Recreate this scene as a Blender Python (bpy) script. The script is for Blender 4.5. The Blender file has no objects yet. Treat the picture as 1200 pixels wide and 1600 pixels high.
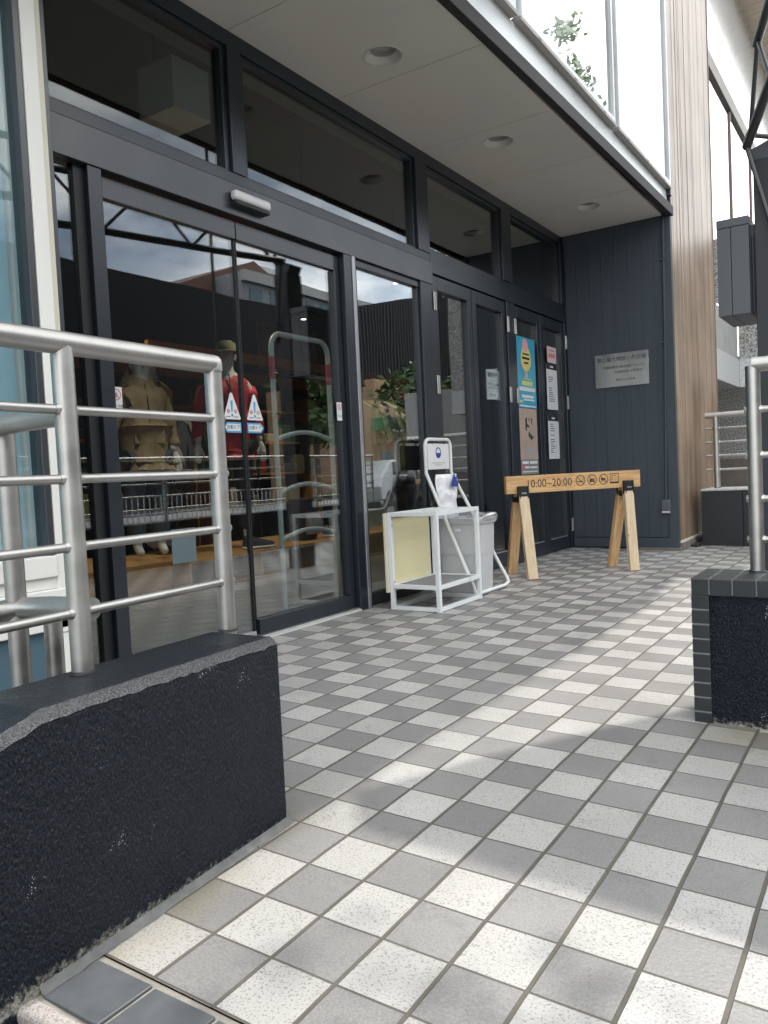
import bpy, bmesh, math, random
from mathutils import Vector, Matrix
import numpy as np
random.seed(7)
S = bpy.context.scene
R = math.radians
# ------------------------------------------------------------------ camera
cam = bpy.data.cameras.new('camera'); co = bpy.data.objects.new('camera', cam); S.collection.objects.link(co)
yaw, pit, rol = -0.584769265, -0.0470840953, -0.0485722829
cy, sy = math.cos(yaw), math.sin(yaw)
fw = Vector((sy*math.cos(pit), cy*math.cos(pit), math.sin(pit)))
rt = Vector((cy, -sy, 0)); up = rt.cross(fw)
r2 = math.cos(rol)*rt + math.sin(rol)*up; u2 = -math.sin(rol)*rt + math.cos(rol)*up
m = Matrix((r2, u2, -fw)).transposed().to_4x4(); m.translation = (1.15368, -1.05926, 0.86436)
co.matrix_world = m
cam.sensor_fit = 'HORIZONTAL'; cam.sensor_width = 36; cam.lens = 36*1230.224/1200
cam.clip_start = 0.05; cam.clip_end = 2000
S.camera = co
# ------------------------------------------------------------------ light
SUN_AZ, SUN_EL = R(-5.4), R(55)          # azimuth from +y towards +x
wd = bpy.data.worlds.new('World'); S.world = wd; wd.use_nodes = True
nt = wd.node_tree; nt.nodes.clear()
def N(nt, t, **k):
    n = nt.nodes.new(t)
    for a, b in k.items():
        if a.startswith('i_'):
            n.inputs[a[2:]].default_value = b
        else: setattr(n, a, b)
    return n
def LK(nt, a, b): nt.links.new(a, b)
sky = N(nt, 'ShaderNodeTexSky', sky_type='NISHITA', sun_disc=False, sun_elevation=SUN_EL, sun_rotation=SUN_AZ)
sky.air_density = 1.0; sky.dust_density = 2.0
b1 = N(nt, 'ShaderNodeBackground'); b1.inputs[1].default_value = 0.13
LK(nt, sky.outputs[0], b1.inputs[0])
tc = N(nt, 'ShaderNodeTexCoord'); mp = N(nt, 'ShaderNodeMapping'); mp.inputs['Scale'].default_value = (1, 1, 2.4)
LK(nt, tc.outputs['Generated'], mp.inputs[0])
n1 = N(nt, 'ShaderNodeTexNoise'); n1.inputs['Scale'].default_value = 2.6; n1.inputs['Detail'].default_value = 9; n1.inputs['Roughness'].default_value = .58
LK(nt, mp.outputs[0], n1.inputs['Vector'])
cr = N(nt, 'ShaderNodeValToRGB'); cr.color_ramp.elements[0].position = .27; cr.color_ramp.elements[1].position = .50
LK(nt, n1.outputs[0], cr.inputs[0])
n2 = N(nt, 'ShaderNodeTexNoise'); n2.inputs['Scale'].default_value = 5.5; n2.inputs['Detail'].default_value = 8
LK(nt, mp.outputs[0], n2.inputs['Vector'])
c2 = N(nt, 'ShaderNodeValToRGB'); c2.color_ramp.elements[0].position = .36; c2.color_ramp.elements[0].color = (.42, .47, .53, 1); c2.color_ramp.elements[1].position = .62; c2.color_ramp.elements[1].color = (1, .99, .96, 1)
LK(nt, n2.outputs[0], c2.inputs[0])
b2 = N(nt, 'ShaderNodeBackground'); b2.inputs[1].default_value = 2.75
LK(nt, c2.outputs[0], b2.inputs[0])
ms = N(nt, 'ShaderNodeMixShader'); LK(nt, cr.outputs[0], ms.inputs[0]); LK(nt, b1.outputs[0], ms.inputs[1]); LK(nt, b2.outputs[0], ms.inputs[2])
wo = N(nt, 'ShaderNodeOutputWorld'); LK(nt, ms.outputs[0], wo.inputs[0])
sl = bpy.data.lights.new('sun', 'SUN'); sl.energy = 2.0; sl.angle = R(0.6); sl.color = (1, .95, .86)
so = bpy.data.objects.new('sun', sl); S.collection.objects.link(so)
sd = Vector((math.sin(SUN_AZ)*math.cos(SUN_EL), math.cos(SUN_AZ)*math.cos(SUN_EL), math.sin(SUN_EL)))
so.rotation_euler = sd.to_track_quat('Z', 'Y').to_euler(); so.location = (0, 0, 30)
S.view_settings.view_transform = 'Standard'; S.view_settings.look = 'None'; S.view_settings.gamma = 1; S.view_settings.exposure = 0.66
# ------------------------------------------------------------------ materials
def mat(name, col, rough=.5, metal=0, noise=0, nscale=8, stretch=(1, 1, 1), bump=0, bscale=60, bstretch=(1, 1, 1), coat=0, spec=.5, col2=None, bdist=.002, detail=5, emit=0, trans=0):
    M = bpy.data.materials.new(name); M.use_nodes = True; t = M.node_tree
    p = t.nodes['Principled BSDF']
    p.inputs['Base Color'].default_value = (*col, 1); p.inputs['Roughness'].default_value = rough; p.inputs['Metallic'].default_value = metal
    p.inputs['Specular IOR Level'].default_value = spec; p.inputs['Coat Weight'].default_value = coat; p.inputs['Coat Roughness'].default_value = .15
    if emit: p.inputs['Emission Color'].default_value = (*col, 1); p.inputs['Emission Strength'].default_value = emit
    if trans: p.inputs['Transmission Weight'].default_value = trans
    tc = N(t, 'ShaderNodeTexCoord')
    if noise:
        mp = N(t, 'ShaderNodeMapping'); mp.inputs['Scale'].default_value = stretch; LK(t, tc.outputs['Object'], mp.inputs[0])
        nz = N(t, 'ShaderNodeTexNoise'); nz.inputs['Scale'].default_value = nscale; nz.inputs['Detail'].default_value = detail; nz.inputs['Roughness'].default_value = .6
        LK(t, mp.outputs[0], nz.inputs['Vector'])
        cr = N(t, 'ShaderNodeValToRGB'); cr.color_ramp.elements[0].position = .28; cr.color_ramp.elements[1].position = .72
        a = tuple(c*(1-noise) for c in col) if col2 is None else col2
        b = tuple(min(1, c*(1+noise*.6)) for c in col) if col2 is None else col
        cr.color_ramp.elements[0].color = (*a, 1); cr.color_ramp.elements[1].color = (*b, 1)
        LK(t, nz.outputs[0], cr.inputs[0]); LK(t, cr.outputs[0], p.inputs['Base Color'])
        mr = N(t, 'ShaderNodeMapRange'); mr.inputs['To Min'].default_value = max(0.03, rough-.1); mr.inputs['To Max'].default_value = min(1, rough+.12)
        LK(t, nz.outputs[0], mr.inputs[0]); LK(t, mr.outputs[0], p.inputs['Roughness'])
    if bump:
        mp = N(t, 'ShaderNodeMapping'); mp.inputs['Scale'].default_value = bstretch; LK(t, tc.outputs['Object'], mp.inputs[0])
        nz = N(t, 'ShaderNodeTexNoise'); nz.inputs['Scale'].default_value = bscale; nz.inputs['Detail'].default_value = 3; LK(t, mp.outputs[0], nz.inputs['Vector'])
        bp = N(t, 'ShaderNodeBump'); bp.inputs['Strength'].default_value = bump; bp.inputs['Distance'].default_value = bdist
        LK(t, nz.outputs[0], bp.inputs['Height']); LK(t, bp.outputs[0], p.inputs['Normal'])
    return M
def glassmat(name, tint=(.85, .9, .9), base=.07, power=4, gloss=(1, 1, 1), rough=0, mx=1.0):
    M = bpy.data.materials.new(name); M.use_nodes = True; t = M.node_tree; t.nodes.clear()
    g = N(t, 'ShaderNodeNewGeometry'); dp = N(t, 'ShaderNodeVectorMath', operation='DOT_PRODUCT')
    LK(t, g.outputs['Incoming'], dp.inputs[0]); LK(t, g.outputs['Normal'], dp.inputs[1])
    ab = N(t, 'ShaderNodeMath', operation='ABSOLUTE'); LK(t, dp.outputs['Value'], ab.inputs[0])
    om = N(t, 'ShaderNodeMath', operation='SUBTRACT'); om.inputs[0].default_value = 1; LK(t, ab.outputs[0], om.inputs[1])
    pw = N(t, 'ShaderNodeMath', operation='POWER'); LK(t, om.outputs[0], pw.inputs[0]); pw.inputs[1].default_value = power
    mr = N(t, 'ShaderNodeMapRange'); mr.inputs['To Min'].default_value = base; mr.inputs['To Max'].default_value = mx; LK(t, pw.outputs[0], mr.inputs[0])
    tr = N(t, 'ShaderNodeBsdfTransparent'); tr.inputs[0].default_value = (*tint, 1)
    gl = N(t, 'ShaderNodeBsdfGlossy'); gl.inputs[0].default_value = (*gloss, 1); gl.inputs['Roughness'].default_value = rough
    # very slight waviness of float glass
    tcn = N(t, 'ShaderNodeTexCoord'); nz = N(t, 'ShaderNodeTexNoise'); nz.inputs['Scale'].default_value = 1.1; LK(t, tcn.outputs['Object'], nz.inputs['Vector'])
    bp = N(t, 'ShaderNodeBump'); bp.inputs['Strength'].default_value = .25; bp.inputs['Distance'].default_value = .004
    LK(t, nz.outputs[0], bp.inputs['Height']); LK(t, bp.outputs[0], gl.inputs['Normal'])
    mx_ = N(t, 'ShaderNodeMixShader'); LK(t, mr.outputs[0], mx_.inputs[0]); LK(t, tr.outputs[0], mx_.inputs[1]); LK(t, gl.outputs[0], mx_.inputs[2])
    o = N(t, 'ShaderNodeOutputMaterial'); LK(t, mx_.outputs[0], o.inputs[0])
    return M
M = {}
M['frame'] = mat('frame', (.011, .017, .025), .34, noise=.12, nscale=3, spec=.6, coat=.15)
M['header'] = mat('header', (.028, .031, .037), .36, noise=.08, nscale=3, spec=.7, coat=.25)
M['silver'] = mat('silver', (.45, .46, .48), .35, .7, noise=.1)
M['navy'] = mat('navy', (.050, .066, .084), .5, noise=.16, nscale=3, stretch=(8, 8, .5), bump=.25, bscale=14, bstretch=(5, 5, .3), spec=.45)
M['soffit'] = mat('soffit', (.68, .65, .595), .7, noise=.05, nscale=1.2)
M['gasket'] = mat('gasket', (.012, .013, .015), .5)
M['white'] = mat('white', (.72, .73, .72), .35, noise=.06, nscale=5)
M['whitemetal'] = mat('whitemetal', (.74, .77, .78), .3, noise=.08, nscale=6, coat=.2)
M['cream'] = mat('cream', (.70, .66, .53), .4, noise=.06, nscale=2.5)
M['yellow'] = mat('yellow', (.76, .69, .42), .45, noise=.06, nscale=3)
M['colwhite'] = mat('colwhite', (.82, .81, .76), .4, noise=.06, nscale=2, stretch=(1, 1, .5))
M['steel'] = mat('steel', (.46, .45, .43), .42, 1, noise=.22, nscale=5, stretch=(1, 1, 2.2), bump=.15, bscale=300, bstretch=(1, 1, .1), bdist=.0005)
M['woodlt'] = mat('woodlt', (.62, .40, .20), .55, noise=.3, nscale=9, stretch=(1, 1, 1), bump=.1, bscale=90)
M['black'] = mat('black', (.018, .018, .02), .45, noise=.1)
M['ink'] = mat('ink', (.03, .018, .012), .7)
M['text'] = mat('text', (.02, .022, .025), .6)
M['paper'] = mat('paper', (.62, .64, .66), .6, noise=.04, nscale=10)
M['red'] = mat('red', (.62, .03, .05), .5, noise=.15, nscale=12)
M['signred'] = mat('signred', (.62, .12, .16), .5)
M['signblue'] = mat('signblue', (.06, .32, .58), .5)
M['navyink'] = mat('navyink', (.03, .05, .28), .5)
M['asphalt'] = mat('asphalt', (.05, .05, .052), .9, noise=.25, nscale=30, bump=.4, bscale=200)
M['concrete'] = mat('concrete', (.36, .36, .35), .8, noise=.15, nscale=4)
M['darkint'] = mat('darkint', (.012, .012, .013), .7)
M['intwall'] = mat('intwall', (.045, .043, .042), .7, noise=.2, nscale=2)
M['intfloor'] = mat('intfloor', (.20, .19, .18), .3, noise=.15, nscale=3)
M['plywood'] = mat('plywood', (.48, .25, .085), .5, noise=.2, nscale=5, stretch=(6, 1, 6))
M['mann'] = mat('mann', (.74, .72, .68), .4)
M['beige'] = mat('beige', (.40, .29, .17), .8, noise=.3, nscale=14, bump=.4, bscale=30, bdist=.01)
M['khaki'] = mat('khaki', (.30, .28, .16), .8, noise=.25, nscale=14)
M['denim'] = mat('denim', (.07, .09, .12), .85, noise=.25, nscale=14)
M['charcoal'] = mat('charcoal', (.05, .05, .055), .85, noise=.2)
M['jred'] = mat('jred', (.60, .035, .045), .6, noise=.3, nscale=10, bump=.4, bscale=30, bdist=.01)
M['orange'] = mat('orange', (.75, .27, .06), .5, noise=.15)
M['glass'] = glassmat('glass', tint=(.78, .83, .84), base=.06, power=2.2)
M['glassdk'] = glassmat('glassdk', tint=(.74, .79, .80), base=.03, power=3.0)
M['glasssky'] = glassmat('glasssky', tint=(.4, .42, .42), base=.26, power=2.2)
M['paintedsky'] = mat('paintedsky', (.82, .83, .84), .08, coat=1, spec=1, noise=.03, nscale=1)  # white base colour stands in for bright sky mirrored in the clerestory glass
M['glassblue'] = glassmat('glassblue', tint=(.85, .93, .95), base=.03, power=3.5)
M['bluepanel'] = mat('bluepanel', (.56, .68, .73), .5, noise=.06, nscale=2)
M['teal'] = mat('teal', (.07, .13, .17), .4, noise=.1)
M['leaf'] = mat('leaf', (.075, .14, .03), .6, noise=.45, nscale=3)
M['leaf2'] = mat('leaf2', (.05, .10, .03), .6, noise=.45, nscale=3)
M['leafglare'] = mat('leafglare', (.42, .48, .38), .6, noise=.3, nscale=3)  # leaf colour paled to carry the glare of the upper windows
M['bark'] = mat('bark', (.10, .075, .05), .9, noise=.3, nscale=20)
M['plastic'] = mat('plastic', (.52, .53, .54), .45, noise=.06, nscale=4)
M['paintblack'] = mat('paintblack', (.010, .013, .017), .42, noise=.15, nscale=4, spec=.5)
M['stainplate'] = mat('stainplate', (.30, .31, .305), .22, .9, noise=.25, nscale=2.2, stretch=(3, 1, .6))

def stucco():
    """black masonry paint over a rough dripped render, with flecks and a grimy foot"""
    Mt = bpy.data.materials.new('stucco'); Mt.use_nodes = True; t = Mt.node_tree; p = t.nodes['Principled BSDF']
    tc = N(t, 'ShaderNodeTexCoord')
    mp = N(t, 'ShaderNodeMapping'); mp.inputs['Scale'].default_value = (1, 1, .5); LK(t, tc.outputs['Object'], mp.inputs[0])
    a = N(t, 'ShaderNodeTexNoise'); a.inputs['Scale'].default_value = 190; a.inputs['Detail'].default_value = 3; a.inputs['Distortion'].default_value = .6; LK(t, mp.outputs[0], a.inputs['Vector'])
    b = N(t, 'ShaderNodeTexNoise'); b.inputs['Scale'].default_value = 34; b.inputs['Detail'].default_value = 2; LK(t, mp.outputs[0], b.inputs['Vector'])
    ad = N(t, 'ShaderNodeMath', operation='MULTIPLY_ADD'); LK(t, b.outputs[0], ad.inputs[0]); ad.inputs[1].default_value = .6; LK(t, a.outputs[0], ad.inputs[2])
    bp = N(t, 'ShaderNodeBump'); bp.inputs['Strength'].default_value = 1; bp.inputs['Distance'].default_value = .011; LK(t, ad.outputs[0], bp.inputs['Height'])
    LK(t, bp.outputs[0], p.inputs['Normal'])
    # flecks
    v = N(t, 'ShaderNodeTexNoise'); v.inputs['Scale'].default_value = 260; v.inputs['Detail'].default_value = 1; LK(t, tc.outputs['Object'], v.inputs['Vector'])
    v2 = N(t, 'ShaderNodeTexNoise'); v2.inputs['Scale'].default_value = 9; LK(t, tc.outputs['Object'], v2.inputs['Vector'])
    mu = N(t, 'ShaderNodeMath', operation='MULTIPLY'); LK(t, v.outputs[0], mu.inputs[0]); LK(t, v2.outputs[0], mu.inputs[1])
    cr = N(t, 'ShaderNodeValToRGB'); cr.color_ramp.elements[0].position = .47; cr.color_ramp.elements[1].position = .49; LK(t, mu.outputs[0], cr.inputs[0])
    # grime near the foot
    g = N(t, 'ShaderNodeNewGeometry'); sx = N(t, 'ShaderNodeSeparateXYZ'); LK(t, g.outputs['Position'], sx.inputs[0])
    mr = N(t, 'ShaderNodeMapRange'); mr.inputs['From Min'].default_value = .05; mr.inputs['From Max'].default_value = -.03; LK(t, sx.outputs['Z'], mr.inputs[0])
    lo_ = N(t, 'ShaderNodeMapRange'); lo_.inputs['From Min'].default_value = -.046; lo_.inputs['From Max'].default_value = -.030; LK(t, sx.outputs['Z'], lo_.inputs[0])
    g0 = N(t, 'ShaderNodeMath', operation='MULTIPLY'); LK(t, mr.outputs[0], g0.inputs[0]); LK(t, lo_.outputs[0], g0.inputs[1])
    gn = N(t, 'ShaderNodeTexNoise'); gn.inputs['Scale'].default_value = 75; gn.inputs['Detail'].default_value = 6; gn.inputs['Roughness'].default_value = .7; LK(t, tc.outputs['Object'], gn.inputs['Vector'])
    gm = N(t, 'ShaderNodeMath', operation='MULTIPLY'); LK(t, g0.outputs[0], gm.inputs[0]); LK(t, gn.outputs[0], gm.inputs[1])
    gr = N(t, 'ShaderNodeValToRGB'); gr.color_ramp.elements[0].position = .30; gr.color_ramp.elements[1].position = .46; LK(t, gm.outputs[0], gr.inputs[0])
    c0 = N(t, 'ShaderNodeValToRGB'); c0.color_ramp.elements[0].color = (.003, .006, .012, 1); c0.color_ramp.elements[1].color = (.009, .013, .021, 1); LK(t, v2.outputs[0], c0.inputs[0])
    m1 = N(t, 'ShaderNodeMix', data_type='RGBA'); LK(t, gr.outputs[0], m1.inputs[0]); LK(t, c0.outputs[0], m1.inputs[6]); m1.inputs[7].default_value = (.30, .29, .25, 1)
    m2 = N(t, 'ShaderNodeMix', data_type='RGBA'); LK(t, cr.outputs[0], m2.inputs[0]); LK(t, m1.outputs[2], m2.inputs[6]); m2.inputs[7].default_value = (.55, .56, .56, 1)
    LK(t, m2.outputs[2], p.inputs['Base Color']); p.inputs['Roughness'].default_value = .36; p.inputs['Specular IOR Level'].default_value = .27
    return Mt
M['stucco'] = stucco()

def tilefloor():
    Mt = bpy.data.materials.new('floor_tiles'); Mt.use_nodes = True; t = Mt.node_tree; p = t.nodes['Principled BSDF']
    def mth(op, a, b=None, c=None):
        n = N(t, 'ShaderNodeMath', operation=op)
        for i, q in enumerate((a, b, c)):
            if q is None: continue
            if isinstance(q, (int, float)): n.inputs[i].default_value = q
            else: LK(t, q, n.inputs[i])
        return n.outputs[0]
    g = N(t, 'ShaderNodeNewGeometry'); sx = N(t, 'ShaderNodeSeparateXYZ'); LK(t, g.outputs['Position'], sx.inputs[0])
    X = mth('DIVIDE', sx.outputs['X'], .15); Y = mth('DIVIDE', sx.outputs['Y'], .15)
    # slight wander of the joints
    wn = N(t, 'ShaderNodeTexNoise'); wn.inputs['Scale'].default_value = 5; LK(t, g.outputs['Position'], wn.inputs['Vector'])
    wob = mth('MULTIPLY', mth('SUBTRACT', wn.outputs[0], .5), .03)
    X = mth('ADD', X, wob); Y = mth('ADD', Y, wob)
    fx = mth('FLOOR', X); fy = mth('FLOOR', Y)
    par = mth('ABSOLUTE', mth('MODULO', mth('ADD', fx, fy), 2.0))      # 0 light, 1 dark
    cv = N(t, 'ShaderNodeCombineXYZ'); LK(t, fx, cv.inputs[0]); LK(t, fy, cv.inputs[1])
    wh = N(t, 'ShaderNodeTexWhiteNoise', noise_dimensions='3D'); LK(t, cv.outputs[0], wh.inputs['Vector'])
    dx = mth('ABSOLUTE', mth('SUBTRACT', mth('FRACT', X), .5)); dy = mth('ABSOLUTE', mth('SUBTRACT', mth('FRACT', Y), .5))
    def edge(d, w):
        mr = N(t, 'ShaderNodeMapRange', interpolation_type='SMOOTHSTEP'); mr.inputs['From Min'].default_value = .5-w; mr.inputs['From Max'].default_value = .5-w+.012
        LK(t, d, mr.inputs[0]); return mr.outputs[0]
    j = mth('MAXIMUM', edge(dx, .034), edge(dy, .022))
    ns = N(t, 'ShaderNodeTexNoise'); ns.inputs['Scale'].default_value = 210; ns.inputs['Detail'].default_value = 4; LK(t, g.outputs['Position'], ns.inputs['Vector'])
    nb = N(t, 'ShaderNodeTexNoise'); nb.inputs['Scale'].default_value = 2.2; nb.inputs['Detail'].default_value = 6; LK(t, g.outputs['Position'], nb.inputs['Vector'])
    rl = N(t, 'ShaderNodeValToRGB'); rl.color_ramp.elements[0].position = .33; rl.color_ramp.elements[0].color = (.22, .21, .20, 1); rl.color_ramp.elements[1].position = .47; rl.color_ramp.elements[1].color = (.415, .405, .39, 1)
    LK(t, ns.outputs[0], rl.inputs[0])
    rd = N(t, 'ShaderNodeValToRGB'); rd.color_ramp.elements[0].position = .3; rd.color_ramp.elements[0].color = (.175, .172, .174, 1); rd.color_ramp.elements[1].position = .62; rd.color_ramp.elements[1].color = (.245, .236, .230, 1)
    LK(t, ns.outputs[0], rd.inputs[0])
    mx = N(t, 'ShaderNodeMix', data_type='RGBA'); LK(t, par, mx.inputs[0]); LK(t, rl.outputs[0], mx.inputs[6]); LK(t, rd.outputs[0], mx.inputs[7])
    # per-tile tone and broad soiling
    tone = mth('MULTIPLY', mth('ADD', mth('MULTIPLY', wh.outputs[0], .22), .86), mth('ADD', mth('MULTIPLY', nb.outputs[0], .55), .72))
    vm = N(t, 'ShaderNodeVectorMath', operation='SCALE'); LK(t, mx.outputs[2], vm.inputs[0]); LK(t, tone, vm.inputs['Scale'])
    vo = N(t, 'ShaderNodeTexVoronoi'); vo.inputs['Scale'].default_value = 3.1; LK(t, g.outputs['Position'], vo.inputs['Vector'])
    gum = N(t, 'ShaderNodeMapRange', interpolation_type='SMOOTHSTEP'); gum.inputs['From Min'].default_value = .028; gum.inputs['From Max'].default_value = .05; gum.inputs['To Min'].default_value = .72; LK(t, vo.outputs['Distance'], gum.inputs[0])
    sm = N(t, 'ShaderNodeTexNoise'); sm.inputs['Scale'].default_value = 11; sm.inputs['Detail'].default_value = 7; sm.inputs['Roughness'].default_value = .7; LK(t, g.outputs['Position'], sm.inputs['Vector'])
    smr = N(t, 'ShaderNodeMapRange'); smr.inputs['From Min'].default_value = .56; smr.inputs['From Max'].default_value = .72; smr.inputs['To Min'].default_value = 1; smr.inputs['To Max'].default_value = .80; LK(t, sm.outputs[0], smr.inputs[0])
    vm2 = N(t, 'ShaderNodeVectorMath', operation='SCALE'); LK(t, vm.outputs[0], vm2.inputs[0]); LK(t, mth('MULTIPLY', gum.outputs[0], smr.outputs[0]), vm2.inputs['Scale']); vm = vm2
    # mossy yellow soiling by the walls
    st = N(t, 'ShaderNodeTexNoise'); st.inputs['Scale'].default_value = 6; st.inputs['Detail'].default_value = 5; LK(t, g.outputs['Position'], st.inputs['Vector'])
    def band(lo, hi, src):
        mr = N(t, 'ShaderNodeMapRange'); mr.inputs['From Min'].default_value = lo; mr.inputs['From Max'].default_value = hi; LK(t, src, mr.inputs[0]); return mr.outputs[0]
    nearL = mth('MULTIPLY', band(-.02, -.16, sx.outputs['X']), band(.75, .2, sx.outputs['Y']))
    nearR = mth('MULTIPLY', mth('MULTIPLY', band(.5, .75, sx.outputs['X']), band(1.25, 1.65, sx.outputs['Y'])), band(1.72, 1.70, sx.outputs['Y']))
    soil = mth('MULTIPLY', mth('MAXIMUM', nearL, nearR), band(.35, .6, st.outputs[0]))
    ms_ = N(t, 'ShaderNodeMix', data_type='RGBA', blend_type='MULTIPLY'); LK(t, mth('MULTIPLY', soil, .9), ms_.inputs[0]); LK(t, vm.outputs[0], ms_.inputs[6]); ms_.inputs[7].default_value = (.78, .74, .52, 1)
    gc = N(t, 'ShaderNodeValToRGB'); gc.color_ramp.elements[0].color = (.045, .040, .034, 1); gc.color_ramp.elements[1].color = (.15, .135, .11, 1); LK(t, st.outputs[0], gc.inputs[0])
    mj = N(t, 'ShaderNodeMix', data_type='RGBA'); LK(t, j, mj.inputs[0]); LK(t, ms_.outputs[2], mj.inputs[6]); LK(t, gc.outputs[0], mj.inputs[7])
    LK(t, mj.outputs[2], p.inputs['Base Color'])
    ro = mth('ADD', mth('MULTIPLY', nb.outputs[0], .25), .32); ro2 = mth('ADD', ro, mth('MULTIPLY', j, .3)); LK(t, ro2, p.inputs['Roughness'])
    p.inputs['Specular IOR Level'].default_value = .45
    n3 = N(t, 'ShaderNodeTexNoise'); n3.inputs['Scale'].default_value = 120; n3.inputs['Detail'].default_value = 4; LK(t, g.outputs['Position'], n3.inputs['Vector'])
    h = mth('SUBTRACT', mth('ADD', mth('MULTIPLY', n3.outputs[0], .35), mth('MULTIPLY', wh.outputs[0], .1)), mth('MULTIPLY', j, 1.2))
    bp = N(t, 'ShaderNodeBump'); bp.inputs['Strength'].default_value = .9; bp.inputs['Distance'].default_value = .0022; LK(t, h, bp.inputs['Height']); LK(t, bp.outputs[0], p.inputs['Normal'])
    return Mt
M['tiles'] = tilefloor()

def woodsiding():
    Mt = bpy.data.materials.new('wood_siding'); Mt.use_nodes = True; t = Mt.node_tree; p = t.nodes['Principled BSDF']
    tc = N(t, 'ShaderNodeTexCoord'); mp = N(t, 'ShaderNodeMapping'); mp.inputs['Scale'].default_value = (1, 1, .06); LK(t, tc.outputs['Object'], mp.inputs[0])
    a = N(t, 'ShaderNodeTexNoise'); a.inputs['Scale'].default_value = 9; a.inputs['Detail'].default_value = 8; a.inputs['Roughness'].default_value = .65; LK(t, mp.outputs[0], a.inputs['Vector'])
    cr = N(t, 'ShaderNodeValToRGB'); e = cr.color_ramp.elements; e[0].position = .3; e[0].color = (.20, .12, .07, 1); e[1].position = .68; e[1].color = (.40, .30, .205, 1)
    e2 = e.new(.5); e2.color = (.30, .215, .15, 1)
    LK(t, a.outputs[0], cr.inputs[0])
    b = N(t, 'ShaderNodeTexNoise'); b.inputs['Scale'].default_value = 1.6; b.inputs['Detail'].default_value = 3; LK(t, tc.outputs['Object'], b.inputs['Vector'])
    cb = N(t, 'ShaderNodeValToRGB'); cb.color_ramp.elements[0].position = .35; cb.color_ramp.elements[0].color = (.66, .64, .62, 1); cb.color_ramp.elements[1].position = .6; cb.color_ramp.elements[1].color = (1, 1, 1, 1); LK(t, b.outputs[0], cb.inputs[0])
    mm = N(t, 'ShaderNodeMix', data_type='RGBA', blend_type='MULTIPLY'); mm.inputs[0].default_value = 1; LK(t, cr.outputs[0], mm.inputs[6]); LK(t, cb.outputs[0], mm.inputs[7])
    LK(t, mm.outputs[2], p.inputs['Base Color']); p.inputs['Roughness'].default_value = .42; p.inputs['Coat Weight'].default_value = .2; p.inputs['Coat Roughness'].default_value = .3
    return Mt
M['siding'] = woodsiding()

def granite(name, base=(.42, .42, .40), dark=(.10, .10, .10), sc=90):
    Mt = bpy.data.materials.new(name); Mt.use_nodes = True; t = Mt.node_tree; p = t.nodes['Principled BSDF']
    tc = N(t, 'ShaderNodeTexCoord'); a = N(t, 'ShaderNodeTexNoise'); a.inputs['Scale'].default_value = sc; a.inputs['Detail'].default_value = 3; LK(t, tc.outputs['Object'], a.inputs['Vector'])
    cr = N(t, 'ShaderNodeValToRGB'); cr.color_ramp.elements[0].position = .4; cr.color_ramp.elements[0].color = (*dark, 1); cr.color_ramp.elements[1].position = .56; cr.color_ramp.elements[1].color = (*base, 1)
    LK(t, a.outputs[0], cr.inputs[0]); LK(t, cr.outputs[0], p.inputs['Base Color']); p.inputs['Roughness'].default_value = .6
    return Mt
M['granite'] = granite('granite', sc=58)
M['granitelt'] = granite('granitelt', (.55, .56, .56), (.40, .41, .42), 40)
M['nosing'] = granite('nosing', (.42, .39, .365), (.24, .21, .20), 260)

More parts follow.
